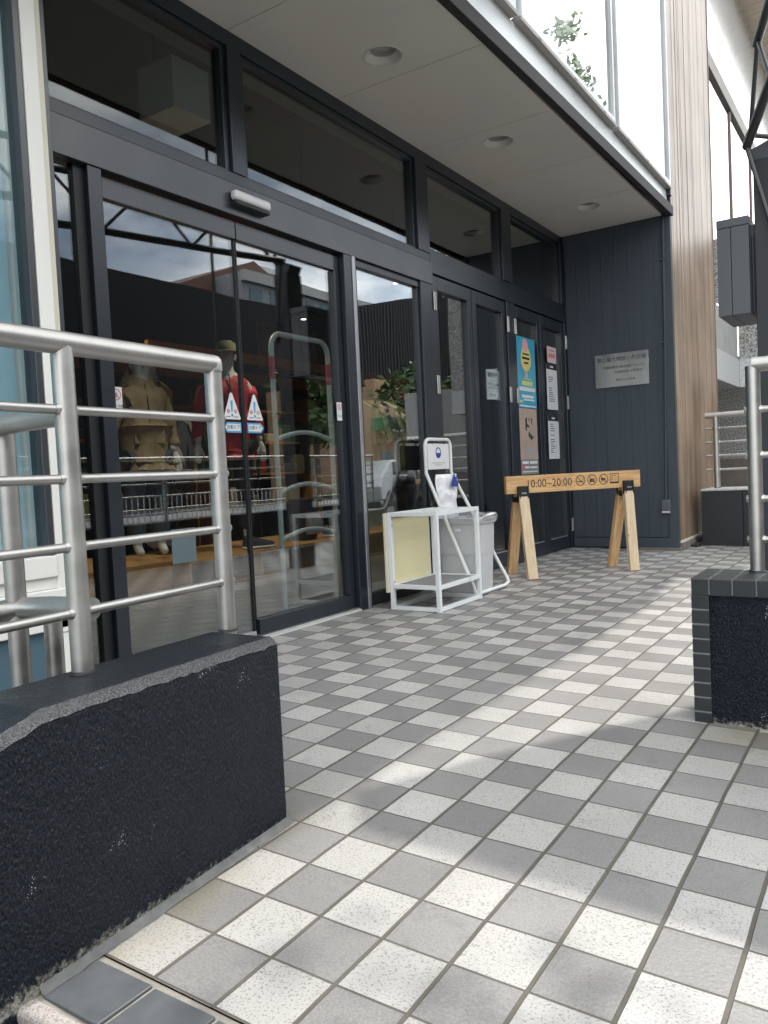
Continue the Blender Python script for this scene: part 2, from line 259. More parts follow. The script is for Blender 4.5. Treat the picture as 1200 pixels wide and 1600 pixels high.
# ------------------------------------------------------------------ builders
C = S.collection
class MB:
    def __init__(s): s.v = []; s.f = []
    def add(s, vs, fs):
        o = len(s.v); s.v += [tuple(v) for v in vs]; s.f += [tuple(i+o for i in f) for f in fs]; return s
    def box(s, x0, x1, y0, y1, z0, z1):
        vs = [(x, y, z) for z in (z0, z1) for y in (y0, y1) for x in (x0, x1)]
        return s.add(vs, [(0, 2, 3, 1), (4, 5, 7, 6), (0, 1, 5, 4), (2, 6, 7, 3), (0, 4, 6, 2), (1, 3, 7, 5)])
    def obox(s, c, a, b, n, la, lb, ln):
        c = Vector(c); a = Vector(a).normalized()*la/2; b = Vector(b).normalized()*lb/2; n = Vector(n).normalized()*ln/2
        vs = [c+i*a+j*b+k*n for k in (-1, 1) for j in (-1, 1) for i in (-1, 1)]
        return s.add(vs, [(0, 2, 3, 1), (4, 5, 7, 6), (0, 1, 5, 4), (2, 6, 7, 3), (0, 4, 6, 2), (1, 3, 7, 5)])
    def beam(s, p, q, w, d, side=(0, 0, 1)):
        p = Vector(p); q = Vector(q); a = q-p; sd_ = Vector(side); b = a.cross(sd_)
        if b.length < 1e-6: b = a.cross(Vector((1, 0, 0)))
        n = a.cross(b)
        return s.obox((p+q)/2, a, b, n, a.length, w, d)
    def tube(s, pts, r, seg=12, cap=True, closed=False):
        pts = [Vector(p) for p in pts]; n = len(pts); rs = r if isinstance(r, (list, tuple)) else [r]*n
        prev = None; base = len(s.v); vs = []
        for i, p in enumerate(pts):
            if closed: t = (pts[(i+1) % n]-pts[i-1]).normalized()
            else: t = (pts[min(i+1, n-1)]-pts[max(i-1, 0)]).normalized()
            if prev is None:
                u = t.cross(Vector((0, 0, 1)));
                if u.length < 1e-3: u = t.cross(Vector((1, 0, 0)))
            else: u = prev-t*prev.dot(t)
            u.normalize(); w = t.cross(u); prev = u
            k = 1.0
            if 0 < i < n-1:
                c = (pts[i]-pts[i-1]).normalized().dot((pts[i+1]-pts[i]).normalized()); k = 1
            for q in range(seg):
                an = 2*math.pi*q/seg; vs.append(p+(u*math.cos(an)+w*math.sin(an))*rs[i]*k)
        fs = []
        for i in range(n if closed else n-1):
            for q in range(seg):
                a = i*seg+q; b = i*seg+(q+1) % seg; a2 = ((i+1) % n)*seg+q; b2 = ((i+1) % n)*seg+(q+1) % seg
                fs.append((a, b, b2, a2))
        if cap and not closed: fs.append(tuple(range(seg-1, -1, -1))); fs.append(tuple((n-1)*seg+q for q in range(seg)))
        return s.add(vs, fs)
    def lathe(s, c, prof, seg=32, axis=2):
        vs = []; n = len(prof)
        for r_, h in prof:
            for q in range(seg):
                a = 2*math.pi*q/seg; p = [r_*math.cos(a), r_*math.sin(a), h]
                if axis == 0: p = [h, p[0], p[1]]
                if axis == 1: p = [p[0], h, p[1]]
                vs.append((c[0]+p[0], c[1]+p[1], c[2]+p[2]))
        fs = [(i*seg+q, i*seg+(q+1) % seg, (i+1)*seg+(q+1) % seg, (i+1)*seg+q) for i in range(n-1) for q in range(seg)]
        return s.add(vs, fs)
    def quad(s, *p): return s.add(p, [tuple(range(len(p)))])
    def prism(s, poly, z0, z1):
        n = len(poly); vs = [(x, y, z0) for x, y in poly]+[(x, y, z1) for x, y in poly]
        return s.add(vs, [tuple(range(n-1, -1, -1)), tuple(range(n, 2*n))]+[(i, (i+1) % n, n+(i+1) % n, n+i) for i in range(n)])
def wl(o):
    v = Vector(o.location)
    while o.parent: o = o.parent; v += Vector(o.location)
    return v
def obj(name, mb, m, parent=None, bevel=0, smooth=False, label=None, origin=None, seg=2, auto=None):
    me = bpy.data.meshes.new(name)
    if parent is not None: off = wl(parent)+Vector(origin or (0, 0, 0))*0; loc = (0, 0, 0)
    else:
        if origin is None:
            a = np.array(mb.v); origin = (float((a[:, 0].min()+a[:, 0].max())/2), float((a[:, 1].min()+a[:, 1].max())/2), float(a[:, 2].min()))
        off = Vector(origin); loc = origin
    me.from_pydata([tuple(Vector(v)-off) for v in mb.v], [], mb.f); me.update()
    bm = bmesh.new(); bm.from_mesh(me); bmesh.ops.recalc_face_normals(bm, faces=bm.faces); bm.to_mesh(me); bm.free()
    o = bpy.data.objects.new(name, me); C.objects.link(o); o.location = loc
    if parent is not None: o.parent = parent
    if m is not None: me.materials.append(M[m] if isinstance(m, str) else m)
    if smooth:
        for p in me.polygons: p.use_smooth = True
        if auto is None: auto = 40
    if smooth and auto:
        try: me.set_sharp_from_angle(angle=R(auto))
        except Exception: pass
    if bevel:
        b = o.modifiers.new('bevel', 'BEVEL'); b.width = bevel; b.segments = seg; b.limit_method = 'ANGLE'; b.angle_limit = R(40); b.harden_normals = False
    if label: o['label'] = label
    return o
def tag(o, label, cat, group=None):
    o['label'] = label; o['category'] = cat
    if group: o['group'] = group
    return o
def thing(name, label, cat, loc, group=None):
    o = bpy.data.objects.new(name, None); C.objects.link(o); o.location = loc; o.empty_display_size = .1
    return tag(o, label, cat, group)
def struct(o): o['kind'] = 'structure'; return o
def copy_tree(o, delta, label=None):
    c = o.copy(); C.objects.link(c); c.location = Vector(o.location)+Vector(delta)
    if label: c['label'] = label
    for ch in list(o.children):
        d = ch.copy(); C.objects.link(d); d.parent = c
        for g in list(ch.children):
            e = g.copy(); C.objects.link(e); e.parent = d
    return c
FONT = bpy.data.fonts.load('<builtin>') if '<builtin>' in [f.name for f in bpy.data.fonts] else None
def text(name, s, size, m, parent, pos, ax, ay, ext=.0006, align='CENTER', xs=1.0, bold=0):
    """flat raised lettering: ax = reading direction, ay = up"""
    cu = bpy.data.curves.new('t', 'FONT'); cu.body = s; cu.size = size; cu.extrude = ext; cu.align_x = align; cu.align_y = 'CENTER'; cu.offset = bold
    cu.resolution_u = 3
    ob = bpy.data.objects.new('t', cu); C.objects.link(ob); bpy.context.view_layer.update()
    me = bpy.data.meshes.new_from_object(ob.evaluated_get(bpy.context.evaluated_depsgraph_get()))
    bpy.data.objects.remove(ob); bpy.data.curves.remove(cu)
    ax = Vector(ax).normalized(); ay = Vector(ay).normalized(); az = ax.cross(ay)
    mt = Matrix((ax*xs, ay, az)).transposed().to_4x4(); mt.translation = Vector(pos)-(wl(parent) if parent else Vector())
    me.transform(mt); me.name = name
    me.materials.clear(); me.materials.append(M[m])
    o = bpy.data.objects.new(name, me); C.objects.link(o)
    if parent: o.parent = parent
    return o
def patch(mb, o, ax, ay, u0, u1, v0, v1, t=.0008):
    """thin raised rectangle on a surface, (u,v) from origin o"""
    o = Vector(o); ax = Vector(ax); ay = Vector(ay); n = ax.cross(ay)
    return mb.obox(o+ax*(u0+u1)/2+ay*(v0+v1)/2+n*t/2, ax, ay, n, u1-u0, v1-v0, t)
def blob(mb, o, ax, ay, pts, t=.001):
    o = Vector(o); ax = Vector(ax); ay = Vector(ay); n = ax.cross(ay); k = len(pts)
    a = [o+ax*u+ay*v for u, v in pts]; b = [p+n*t for p in a]
    return mb.add(a+b, [tuple(range(k-1, -1, -1)), tuple(range(k, 2*k))]+[(i, (i+1) % k, k+(i+1) % k, k+i) for i in range(k)])
def ring(mb, o, ax, ay, cu, cv, r0, r1, t=.001, seg=28, a0=0, a1=2*math.pi):
    o = Vector(o); ax = Vector(ax); ay = Vector(ay); n = ax.cross(ay)
    full = abs(a1-a0-2*math.pi) < 1e-6; k = seg if full else seg+1; vs = []
    for i in range(k):
        a = a0+(a1-a0)*i/seg
        for r_ in (r0, r1):
            p = o+ax*(cu+r_*math.cos(a))+ay*(cv+r_*math.sin(a)); vs += [p, p+n*t]
    fs = []
    for i in range(seg):
        a = 4*i; b = 4*((i+1) % k)
        fs += [(a, b, b+2, a+2), (a+1, a+3, b+3, b+1), (a, a+1, b+1, b), (a+2, b+2, b+3, a+3)]
    return mb.add(vs, fs)

FX = -1.69      # plane of the shopfront
TS, SS, JY = -.0204678, .0233021, 1.1161
def fz(x, y): return TS*x-SS*max(JY-y, 0)
PY, PZ, PX = Vector((0, 1, 0)), Vector((0, 0, 1)), Vector((1, 0, 0))
# ------------------------------------------------------------------ ground
b = MB()
xs = [-1.70, -.6, .6, 2.6]; ys = [-.153, .4, JY, 4, 9.5, 13]
for i in range(3):
    for j in range(5):
        b.quad(*[(x, y, fz(x, y)) for x, y in ((xs[i], ys[j]), (xs[i+1], ys[j]), (xs[i+1], ys[j+1]), (xs[i], ys[j+1]))])
bm_ = struct(obj('tiled_floor', b, 'tiles', origin=(0, 0, 0)))
# dark border course, nosing and step
def sheet(x0, x1, y0, y1, dz=0):
    return MB().quad(*[(x, y, fz(x, y)+dz) for x, y in ((x0, y0), (x1, y0), (x1, y1), (x0, y1))])
b = MB()
M['border'] = mat('border', (.085, .092, .10), .5, noise=.2, nscale=20)
M['grout'] = mat('grout', (.27, .25, .22), .8, noise=.3, nscale=30)
for i in range(18):
    x = -.133+i*.1575
    b.prism([(x, -.286), (x+.151, -.286), (x+.151, -.168), (x, -.168)], fz(x, -.2)-.03, fz(x, -.22)+.001)
brd = struct(obj('border_tiles', b, M['border'], bevel=.002))
b = MB()
for i in range(12):
    x = -.148+i*.235; z = fz(x, -.3)
    b.prism([(x, -.332), (x+.229, -.332), (x+.229, -.291), (x, -.291)], z-.03, z+.003)
struct(obj('step_nosing', b, M['nosing'], bevel=.012, seg=4))
b = MB(); e0, e1 = fz(-.16, -.2)-.004, fz(2.6, -.2)-.004
b.add([(-.16, -.318, -.3), (2.6, -.318, -.3), (2.6, -.1535, -.3), (-.16, -.1535, -.3), (-.16, -.318, e0), (2.6, -.318, e1), (2.6, -.1535, e1+.002), (-.16, -.1535, e0+.002)], [(0, 3, 2, 1), (4, 5, 6, 7), (0, 1, 5, 4), (1, 2, 6, 5), (2, 3, 7, 6), (3, 0, 4, 7)])
struct(obj('step_riser', b, M['grout']))
struct(obj('street_ground', MB().quad((-60, -90, -.30), (90, -90, -.30), (90, 160, -.30), (-60, 160, -.30)), 'asphalt', origin=(0, 0, -.3)))
# grey fillet of mortar along the foot of the left wall, pale trim by the door
# ------------------------------------------------------------------ shop building
B = thing('shop_building', 'dark shopfront building with glass doors, grey soffit and timber corner', 'shop', (-1.7, 3.8, 0))
# soffit: panels with fine joints
yj = [-.9, .05, 1.0, 1.985, 2.925, 3.915, 4.83, 5.75, 6.66]
b = MB()
for k in range(len(yj)-1):
    b.box(-1.70, -.70, yj[k]+.0025, yj[k+1]-.0025, 3.15, 3.17)
b2_ = MB(); b2_.box(-1.7, -.70, -.9, 6.66, 3.1705, 3.36)
cans = [(-1.19, .9), (-1.19, 2.69), (-1.18, 4.14), (-1.15, 5.92)]
sof = obj('soffit', b, 'soffit', B)
core = obj('soffit_core', b2_, 'gasket', B)
# cut round holes for the downlights
cut = MB()
for cx_, cy_ in cans: cut.lathe((cx_, cy_, 3.14), [(0, 0), (.088, 0), (.088, .11), (0, .11)], 32)
cu_me = bpy.data.meshes.new('cut')
def boolcut(o, lst, rr, z0, z1):
    bm = bmesh.new(); bm.from_mesh(o.data)
    tmp = bpy.data.meshes.new('c'); bb = bmesh.new()
    for cx_, cy_ in lst:
        bmesh.ops.create_cone(bb, cap_ends=True, segments=32, radius1=rr, radius2=rr, depth=z1-z0, matrix=Matrix.Translation(Vector((cx_, cy_, (z0+z1)/2))-wl(o)))
    bb.to_mesh(tmp); bb.free(); bm.free()
    co_ = bpy.data.objects.new('cutter', tmp); C.objects.link(co_); co_.location = wl(o)
    md = o.modifiers.new('bool', 'BOOLEAN'); md.object = co_; md.operation = 'DIFFERENCE'; md.solver = 'EXACT'
    bpy.context.view_layer.update()
    me = bpy.data.meshes.new_from_object(o.evaluated_get(bpy.context.evaluated_depsgraph_get()))
    o.modifiers.clear(); o.data = me; bpy.data.objects.remove(co_)
boolcut(sof, cans, .104, 3.1, 3.3); boolcut(core, cans, .104, 3.1, 3.29)
M['candark'] = mat('candark', (.42, .41, .39), .35)
M['canrefl'] = mat('canrefl', (.62, .60, .54), .35)
cant = ['soffit downlight nearest the camera, above the left column', 'round recessed downlight, largest of those visible in the soffit', 'middle recessed downlight of the soffit, over the white rack', 'farthest recessed downlight, near the dark end wall']
for (cx_, cy_), lb in zip(cans, cant):
    t_ = thing('downlight', lb, 'downlight', (cx_, cy_, 3.15), 'recessed downlights in the soffit')
    obj('trim_ring', MB().lathe((cx_, cy_, 3.149), [(.100, 0), (.110, -.002), (.113, .0005), (.113, .003)], 40), 'canrefl', t_, smooth=True)
    obj('reflector', MB().lathe((cx_, cy_, 3.15), [(.104, -.001), (.098, .003), (.074, .032)], 40), 'canrefl', t_, smooth=True)
    obj('lamp_housing', MB().lathe((cx_, cy_, 3.15), [(.074, .032), (.071, .034), (.070, .062), (.0, .066)], 32), 'candark', t_, smooth=True)
M['fascia'] = mat('fascia', (.030, .029, .029), .6, spec=.3)
# fascia edge of the canopy
b = MB(); b.prism([(-.715, 1.0), (-.66, 1.0), (-.598, 6.70), (-.64, 6.70)], 3.138, 3.225)
b.prism([(-.73, -3), (-.675, -3), (-.66, 1.0), (-.715, 1.0)], 3.138, 3.225)
obj('canopy_fascia', b, M['fascia'], B, bevel=.003)
b = MB(); b.box(-.70, -.645, -3, 6.66, 3.227, 3.373); obj('canopy_flashing', b, 'whitemetal', B)
# header band, rails, mullions
hd = MB(); hd.box(-1.76, -1.655, .80, 3.96, 2.215, 2.375)
obj('header', hd, 'header', B, bevel=.002)
b = MB(); b.box(-1.75, -1.668, .8, 3.96, 2.381, 2.435); b.box(-1.75, -1.672, 3.97, 6.66, 2.381, 2.47); b.box(-1.76, -1.66, 3.965, 6.66, 2.30, 2.377)
obj('transom_rail', b, 'frame', B, bevel=.002)
b = MB(); b.box(-1.75, -1.67, .8, 6.66, 3.07, 3.149)
obj('head_rail', b, 'frame', B, bevel=.002)
post_mb = [(1.965, 2.06, 2.436, 3.069), (3.80, 3.96, 2.436, 3.069), (5.21, 5.40, 2.471, 3.069), (6.58, 6.665, 2.471, 3.069)]
for y0, y1, z0, z1 in post_mb:
    obj('transom_post', MB().box(-1.755, -1.662, y0, y1, z0, z1), 'frame', B, bevel=.003)
# transom panes with silver sill bars
for y0, y1, z0, gm in ((.80, 1.965, 2.436, 'glassdk'), (2.06, 3.80, 2.436, 'glassdk'), (3.96, 5.21, 2.471, 'glassdk'), (5.40, 6.58, 2.471, 'glassdk')):
    w = obj('transom_window', MB().box(-1.718, -1.712, y0+.03, y1-.03, z0+.01, 3.045), gm, B)
    b = MB(); b.box(-1.735, -1.682, y0+.002, y0+.035, z0+.002, 3.068); b.box(-1.735, -1.682, y1-.035, y1-.002, z0+.002, 3.068)
    b.box(-1.735, -1.682, y0+.036, y1-.036, z0+.002, z0+.012); b.box(-1.735, -1.682, y0+.036, y1-.036, 3.04, 3.068)
    obj('window_frame', b, 'frame', w, bevel=.002)
# posts below the header
for y0, y1, x1, z1 in ((1.085, 1.155, -1.662, 2.214), (2.875, 3.005, -1.655, 2.214), (3.80, 3.985, -1.662, 2.30)):
    obj('door_post', MB().box(-1.76, x1, y0, y1, .034, z1), 'frame', B, bevel=.003)
obj('door_post', MB().box(-1.76, -1.66, 5.245, 5.40, .034, 2.299), 'frame', B, bevel=.003)
obj('door_post', MB().box(-1.76, -1.66, 6.62, 6.668, .034, 2.299), 'frame', B, bevel=.003)
obj('post_trim', MB().box(-1.656, -1.648, 2.955, 2.985, .034, 2.214), 'silver', B, bevel=.002)
# threshold
obj('threshold', MB().box(-1.80, -1.665, .80, 3.0, .0, .052), 'silver', B, bevel=.004)
M['trim'] = mat('trim', (.62, .61, .57), .5)
obj('floor_trim', MB().box(-1.664, -1.652, 1.16, 2.88, .0, .045), 'trim', B)
# side light
w = obj('side_window', MB().box(-1.713, -1.707, .8, 1.085, .06, 2.21), 'glass', B)
obj('window_frame', MB().box(-1.73, -1.69, 1.035, 1.084, .053, 2.214), 'gasket', w)
# sliding doors : left leaf frameless foot, right leaf with rails
def leaf(y0, y1, name_lab, bottom):
    d = obj('sliding_door', MB().box(-1.724, -1.714, y0+.004, y1-.004, .056 if not bottom else .135, 2.11), 'glass', B, label=name_lab)
    t = MB(); t.box(-1.745, -1.695, y0, y1, 2.11, 2.20)
    obj('top_rail', t, 'header', d, bevel=.002)
    if bottom:
        obj('bottom_rail', MB().box(-1.745, -1.69, y0+.01, y1, .054, .135), 'frame', d, bevel=.002)
        obj('stile', MB().box(-1.745, -1.69, y1-.055, y1, .136, 2.109), 'frame', d, bevel=.002)
    else:
        obj('bottom_rail', MB().box(-1.735, -1.70, y0, y1, .053, .075), 'silver', d, bevel=.002)
    e = y1 if not bottom else y0
    obj('edge_seal', MB().box(-1.729, -1.706, e-.006 if not bottom else e-.001, e+.001 if not bottom else e+.006, .076 if not bottom else .136, 2.109), 'gasket', d)
leaf(1.16, 1.985, 'left glass leaf of the sliding door', False)
leaf(1.992, 2.87, 'right glass leaf of the sliding door with a dark foot rail', True)
# fixed pane
w = obj('fixed_window', MB().box(-1.705, -1.699, 3.01, 3.80, .12, 2.18), 'glass', B)
b = MB(); b.box(-1.73, -1.675, 3.006, 3.799, .036, .115); b.box(-1.73, -1.675, 3.006, 3.799, 2.17, 2.214); b.box(-1.73, -1.68, 3.006, 3.03, .116, 2.169); b.box(-1.73, -1.68, 3.775, 3.799, .116, 2.169)
obj('window_frame', b, 'frame', w, bevel=.002)
# hinged doors
def hdoor(y0, y1, hinge_y, lab):
    z0, z1 = .045, 2.292
    b = MB(); s = .072
    b.box(-1.735, -1.675, y0+.005, y0+s, z0, z1); b.box(-1.735, -1.675, y1-s, y1-.005, z0, z1)
    b.box(-1.735, -1.675, y0+s+.0005, y1-s-.0005, z1-.10, z1); b.box(-1.735, -1.675, y0+s+.0005, y1-s-.0005, z0, z0+.115)
    d = obj('hinged_door', b, 'frame', B, bevel=.003, label=lab)
    obj('door_glass', MB().box(-1.712, -1.706, y0+s-.005, y1-s+.005, z0+.11, z1-.095), 'glassdk', d)
    b = MB(); b.box(-1.69, -1.680, y0+s+.001, y1-s-.001, z0+.116, z0+.126)
    obj('glazing_bead', b, 'silver', d)
    for hz in (.27, 1.50, 2.10):
        h = MB(); h.tube([(-1.655, hinge_y-.012, hz-.065), (-1.655, hinge_y-.012, hz+.065)], .009, 10); h.tube([(-1.655, hinge_y+.012, hz-.065), (-1.655, hinge_y+.012, hz+.065)], .007, 10)
        obj('hinge', h, 'steel', d, smooth=True)
hdoor(3.99, 4.61, 3.985, 'leftmost hinged door leaf'); hdoor(4.615, 5.24, 5.25, 'second hinged door leaf from the left')
hdoor(5.405, 6.01, 5.40, 'hinged door leaf carrying the posters'); hdoor(6.015, 6.615, 6.64, 'hinged door leaf by the corner')
obj('door_jamb', MB().box(-1.72, -1.69, 3.987, 6.62, 2.293, 2.299), 'gasket', B)
# navy end wall, vertical boards
b = MB(); x = -1.655; bw = [.115, .13, .12, .13, .125, .13, .12, .13]
for k, w_ in enumerate(bw):
    if x+w_ > -.715: w_ = -.715-x
    if w_ <= .01: break
    b.box(x+.0006, x+w_-.0006, 6.670, 6.70, .14, 3.149); x += w_
obj('end_wall', b, 'navy', B, bevel=.001)
obj('wall_backing', MB().box(-1.9, -.63, 6.701, 6.76, .0, 3.36), 'navy', B)
obj('corner_board', MB().box(-.713, -.622, 6.655, 6.70, .095, 3.136), 'navy', B, bevel=.003)
b = MB(); b.box(-1.655, -.6225, 6.650, 6.669, .045, .135); obj('skirting', b, 'navy', B, bevel=.003)
M['brickdk'] = mat('brickdk', (.20, .18, .17), .8, noise=.3, nscale=8)
obj('plinth', MB().box(-1.0, -.612, 6.64, 6.6995, .0, .044), M['brickdk'], B)
b = MB(); x = 6.60
b.box(-.70, -.600, 6.705, 8.66, .0, .075); obj('timber_plinth', b, M['brickdk'], B)
# timber corner: thin vertical ribs
b = MB(); y = 6.702; pts = []
random.seed(3)
while y < 8.64:
    w_ = random.choice((.045, .06, .09, .05)); b.box(-.70, -.617-random.choice((0, .0015, .003)), y, min(y+w_-.0015, 8.64), .105, 7.4); y += w_
b.box(-.70, -.63, 6.702, 8.64, .105, 7.4) if False else None
obj('timber_siding', b, 'siding', B)
obj('siding_backing', MB().box(-.80, -.66, 6.762, 8.655, .076, 7.4), M['brickdk'], B)
obj('skirting_trim', MB().box(-.70, -.606, 6.701, 8.64, .080, .104), 'cream', B, bevel=.002)
M['rust'] = mat('rust', (.22, .15, .14), .5)
obj('corner_trim', MB().box(-.655, -.612, 8.641, 8.656, .08, 7.4), M['rust'], B)
# upper storey
M['sillgrey'] = mat('sillgrey', (.30, .275, .25), .4)
b = MB()
uw = [(-3.0, -1.35), (-1.3, .3), (.36, 1.75), (1.8, 3.16), (3.24, 4.97), (5.07, 6.64)]
ud = []
for y0, y1 in uw:
    w = obj('upper_window', MB().box(-.628, -.622, y0+.03, y1-.03, 3.43, 7.0), 'glasssky', B)
    f = MB(); f.box(-.655, -.600, y0, y0+.03, 3.40, 7.0); f.box(-.655, -.600, y1-.03, y1, 3.40, 7.0); f.box(-.655, -.600, y0+.031, y1-.031, 3.40, 3.43); f.box(-.655, -.600, y0+.031, y1-.031, 6.97, 7.0)
    obj('window_frame', f, 'whitemetal', w, bevel=.002)
    sl_ = MB(); sl_.box(-.66, -.598, y0-.02, y1+.02, 3.374, 3.399)
    obj('window_sill', sl_, M['sillgrey'], w, bevel=.003)
    for q in (.15, .5, .85): obj('weep_hole', MB().box(-.5978, -.5970, y0+(y1-y0)*q-.02, y0+(y1-y0)*q+.02, 3.382, 3.389), 'gasket', w)
M['pale'] = mat('pale', (.13, .13, .125), .8)
obj('upper_room_back', MB().box(-2.2, -2.1, -3, 6.6, 3.3, 7.0), M['pale'], B)
obj('roof_slab', MB().box(-9, -.617, -4, 8.66, 7.0, 7.15), 'concrete', B)
obj('upper_corner_frame', MB().box(-.66, -.604, 6.642, 6.70, 3.32, 7.0), 'header', B)
# store interior shell
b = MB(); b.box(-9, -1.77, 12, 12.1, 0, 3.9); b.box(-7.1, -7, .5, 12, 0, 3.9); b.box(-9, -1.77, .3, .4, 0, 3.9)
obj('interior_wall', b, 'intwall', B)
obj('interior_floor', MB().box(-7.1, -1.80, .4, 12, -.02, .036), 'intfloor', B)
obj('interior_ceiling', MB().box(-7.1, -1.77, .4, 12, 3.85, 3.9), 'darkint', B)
obj('outer_wall', MB().box(-1.80, -1.77, 6.77, 12.1, .0, 3.9), 'navy', B)
obj('outer_wall_upper', MB().box(-1.80, -1.765, .3, 6.66, 3.172, 3.9), 'navy', B)
obj('ceiling_beam', MB().box(-5.05, -5.0, 4.2, 10.5, 2.20, 2.30), 'orange', B)
obj('wall_timber_band', MB().box(-6.98, -6.93, 4.0, 11.9, 2.30, 2.46), 'orange', B)
# door sensor
t_ = thing('door_sensor', 'silver automatic door sensor bar on the header', 'sensor', (-1.64, 2.05, 2.29))
b = MB(); b.box(-1.654, -1.608, 1.915, 2.185, 2.280, 2.330); obj('sensor_cover', b, 'white', t_, bevel=.018, seg=4)
obj('sensor_lens', MB().box(-1.654, -1.612, 1.92, 2.175, 2.258, 2.2745), 'black', t_, bevel=.004)
# conduit and box on the end wall
t_ = thing('conduit', 'thin navy conduit running down the end wall to a small box', 'conduit', (-.75, 6.66, .4))
obj('pipe', MB().tube([(-.685, 6.652, 3.13), (-.70, 6.652, 2.0), (-.735, 6.652, .50)], .011, 10), 'navy', t_, smooth=True)
b = MB()
for z in (2.75, 1.98, 1.2): b.box(-.72-.03*(3-z)/2.5+.0, -.665-.03*(3-z)/2.5, 6.640, 6.668, z-.008, z+.008)
obj('pipe_clip', b, 'navy', t_)
M['boxgrey'] = mat('boxgrey', (.10, .12, .14), .35)
obj('junction_box', MB().box(-.775, -.695, 6.63, 6.669, .395, .50), M['boxgrey'], t_, bevel=.008, seg=3)
obj('box_cover', MB().box(-.772, -.698, 6.628, 6.660, .372, .393), 'plastic', t_, bevel=.003)
# metal name plate
t_ = thing('name_plate', 'brushed steel plate with engraved Japanese text on the navy end wall', 'name plate', (-1.115, 6.66, 1.6))
pm = MB(); pm.box(-1.375, -.855, 6.655, 6.668, 1.61, 1.935); obj('plate', pm, 'stainplate', t_, bevel=.002)
yy = 6.6545
text('lettering', '第二種大規模小売店舗', .050, 'text', t_, (-1.115, yy, 1.875), PX, PZ, xs=.95)
text('lettering', '店舗設置者 株式会社 アルペン', .030, 'text', t_, (-1.09, yy, 1.80), PX, PZ)
text('lettering', '代表取締役 水野敦之', .030, 'text', t_, (-1.05, yy, 1.75), PX, PZ)
text('lettering', '開店日 小売業者', .026, 'text', t_, (-1.08, yy, 1.675), PX, PZ)
# ------------------------------------------------------------------ left bay (neighbouring window)
L = thing('window_bay', 'white window bay with pale blue glass at the far left', 'window bay', (-1.5, -1, 0))
w = obj('bay_window', MB().box(-1.50, -1.494, -3.4, .655, .64, 4.4), 'glassblue', L)
f = MB(); f.box(-1.53, -1.455, .655, .68, .63, 4.4); obj('window_frame', f, 'header', w, bevel=.003)
obj('blind', MB().box(-1.60, -1.58, -3.4, .65, .5, 4.4), 'bluepanel', w)
b = MB(); b.box(-1.575, -1.56, .50, .56, .64, 4.4); obj('inner_jamb', b, 'white', w)
b = MB(); b.box(-1.69, -1.450, .682, .742, .34, 4.4); obj('white_column', b, 'colwhite', L, bevel=.003)
b = MB(); b.box(-1.69, -1.462, .743, .770, .10, 4.4); obj('column_return', b, 'cream', L, bevel=.003)
b = MB(); b.box(-1.72, -1.468, .771, .792, .06, 4.4); obj('grey_edge_post', b, 'header', L, bevel=.002)
b = MB(); b.box(-1.60, -1.445, -3.4, .68, .55, .628); b.box(-1.60, -1.462, -3.4, .70, .505, .549); b.box(-1.60, -1.448, -3.4, .715, .45, .504); b.box(-1.60, -1.468, -3.4, .70, .425, .449); b.box(-1.60, -1.45, -3.4, .72, .355, .424)
obj('sill_trim', b, 'colwhite', L, bevel=.004)
obj('column_foot', MB().box(-1.69, -1.455, .69, .742, -.05, .339), 'colwhite', L, bevel=.003)
obj('lower_panel', MB().box(-1.60, -1.48, -3.4, .66, -.3, .354), 'teal', L)
obj('bay_ground', MB().box(-1.6, -.40, -3.5, -.16, -.30, -.03), 'concrete', L)
obj('bay_roof', MB().box(-1.9, -1.45, -3.4, .79, 4.41, 4.6), 'colwhite', L)
# ------------------------------------------------------------------ left black wall
d = Vector((-.176+.143, .434+.292, 0)).normalized()      # along the face towards +y
nrm = Vector((d.y, -d.x, 0))                                # outward, to the street
P0 = Vector((-.176, .434, 0))
def wallpt(s, o_, z): p = P0+d*s+nrm*o_; return (p.x, p.y, z)
T = .225
def walltop(s): return .468 if s > -.67 else .468-(-.67-s)*.28
lw = MB(); ss = [0, -.67, -.95, -1.3, -3.4]
prof = []
for s_ in ss:
    zt = walltop(s_) if s_ > -1.31 else walltop(-1.3)
    prof.append((s_, zt))
vs = []
for s_, zt in prof:
    vs += [wallpt(s_, 0, -.3), wallpt(s_, 0, zt-.020), wallpt(s_, -.020, zt), wallpt(s_, -T, zt), wallpt(s_, -T, -.3)]
fs = [(0, 1, 2, 3, 4), tuple(len(vs)-k for k in (1, 2, 3, 4, 5))]
for i in range(len(prof)-1):
    a = 5*i; c_ = a+5
    for q in range(5): fs.append((a+q, a+(q+1) % 5, c_+(q+1) % 5, c_+q))
lw.add(vs, fs)
lwo = obj('black_wall', lw, 'stucco', bevel=.006, seg=2); tag(lwo, 'low black rough rendered wall at the left, carrying a steel railing', 'wall')
b = MB(); vs = []; random.seed(8); n_ = 90
M['edgeglint'] = mat('edgeglint', (.05, .052, .058), .30, .15, noise=.9, nscale=190, stretch=(1, 1, .5), bump=1, bscale=230, bstretch=(1, 1, .3), bdist=.006, spec=.6)  # lighter grey strip paints in the reflected highlight along the top edge
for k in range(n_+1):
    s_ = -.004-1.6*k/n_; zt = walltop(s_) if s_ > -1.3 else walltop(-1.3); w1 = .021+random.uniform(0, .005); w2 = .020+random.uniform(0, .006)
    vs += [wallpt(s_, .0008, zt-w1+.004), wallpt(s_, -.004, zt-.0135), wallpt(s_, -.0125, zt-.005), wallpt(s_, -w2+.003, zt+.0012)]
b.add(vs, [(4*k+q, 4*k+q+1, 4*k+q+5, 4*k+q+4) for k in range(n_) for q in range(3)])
obj('edge_glint', b, M['edgeglint'], lwo, smooth=True, auto=60)
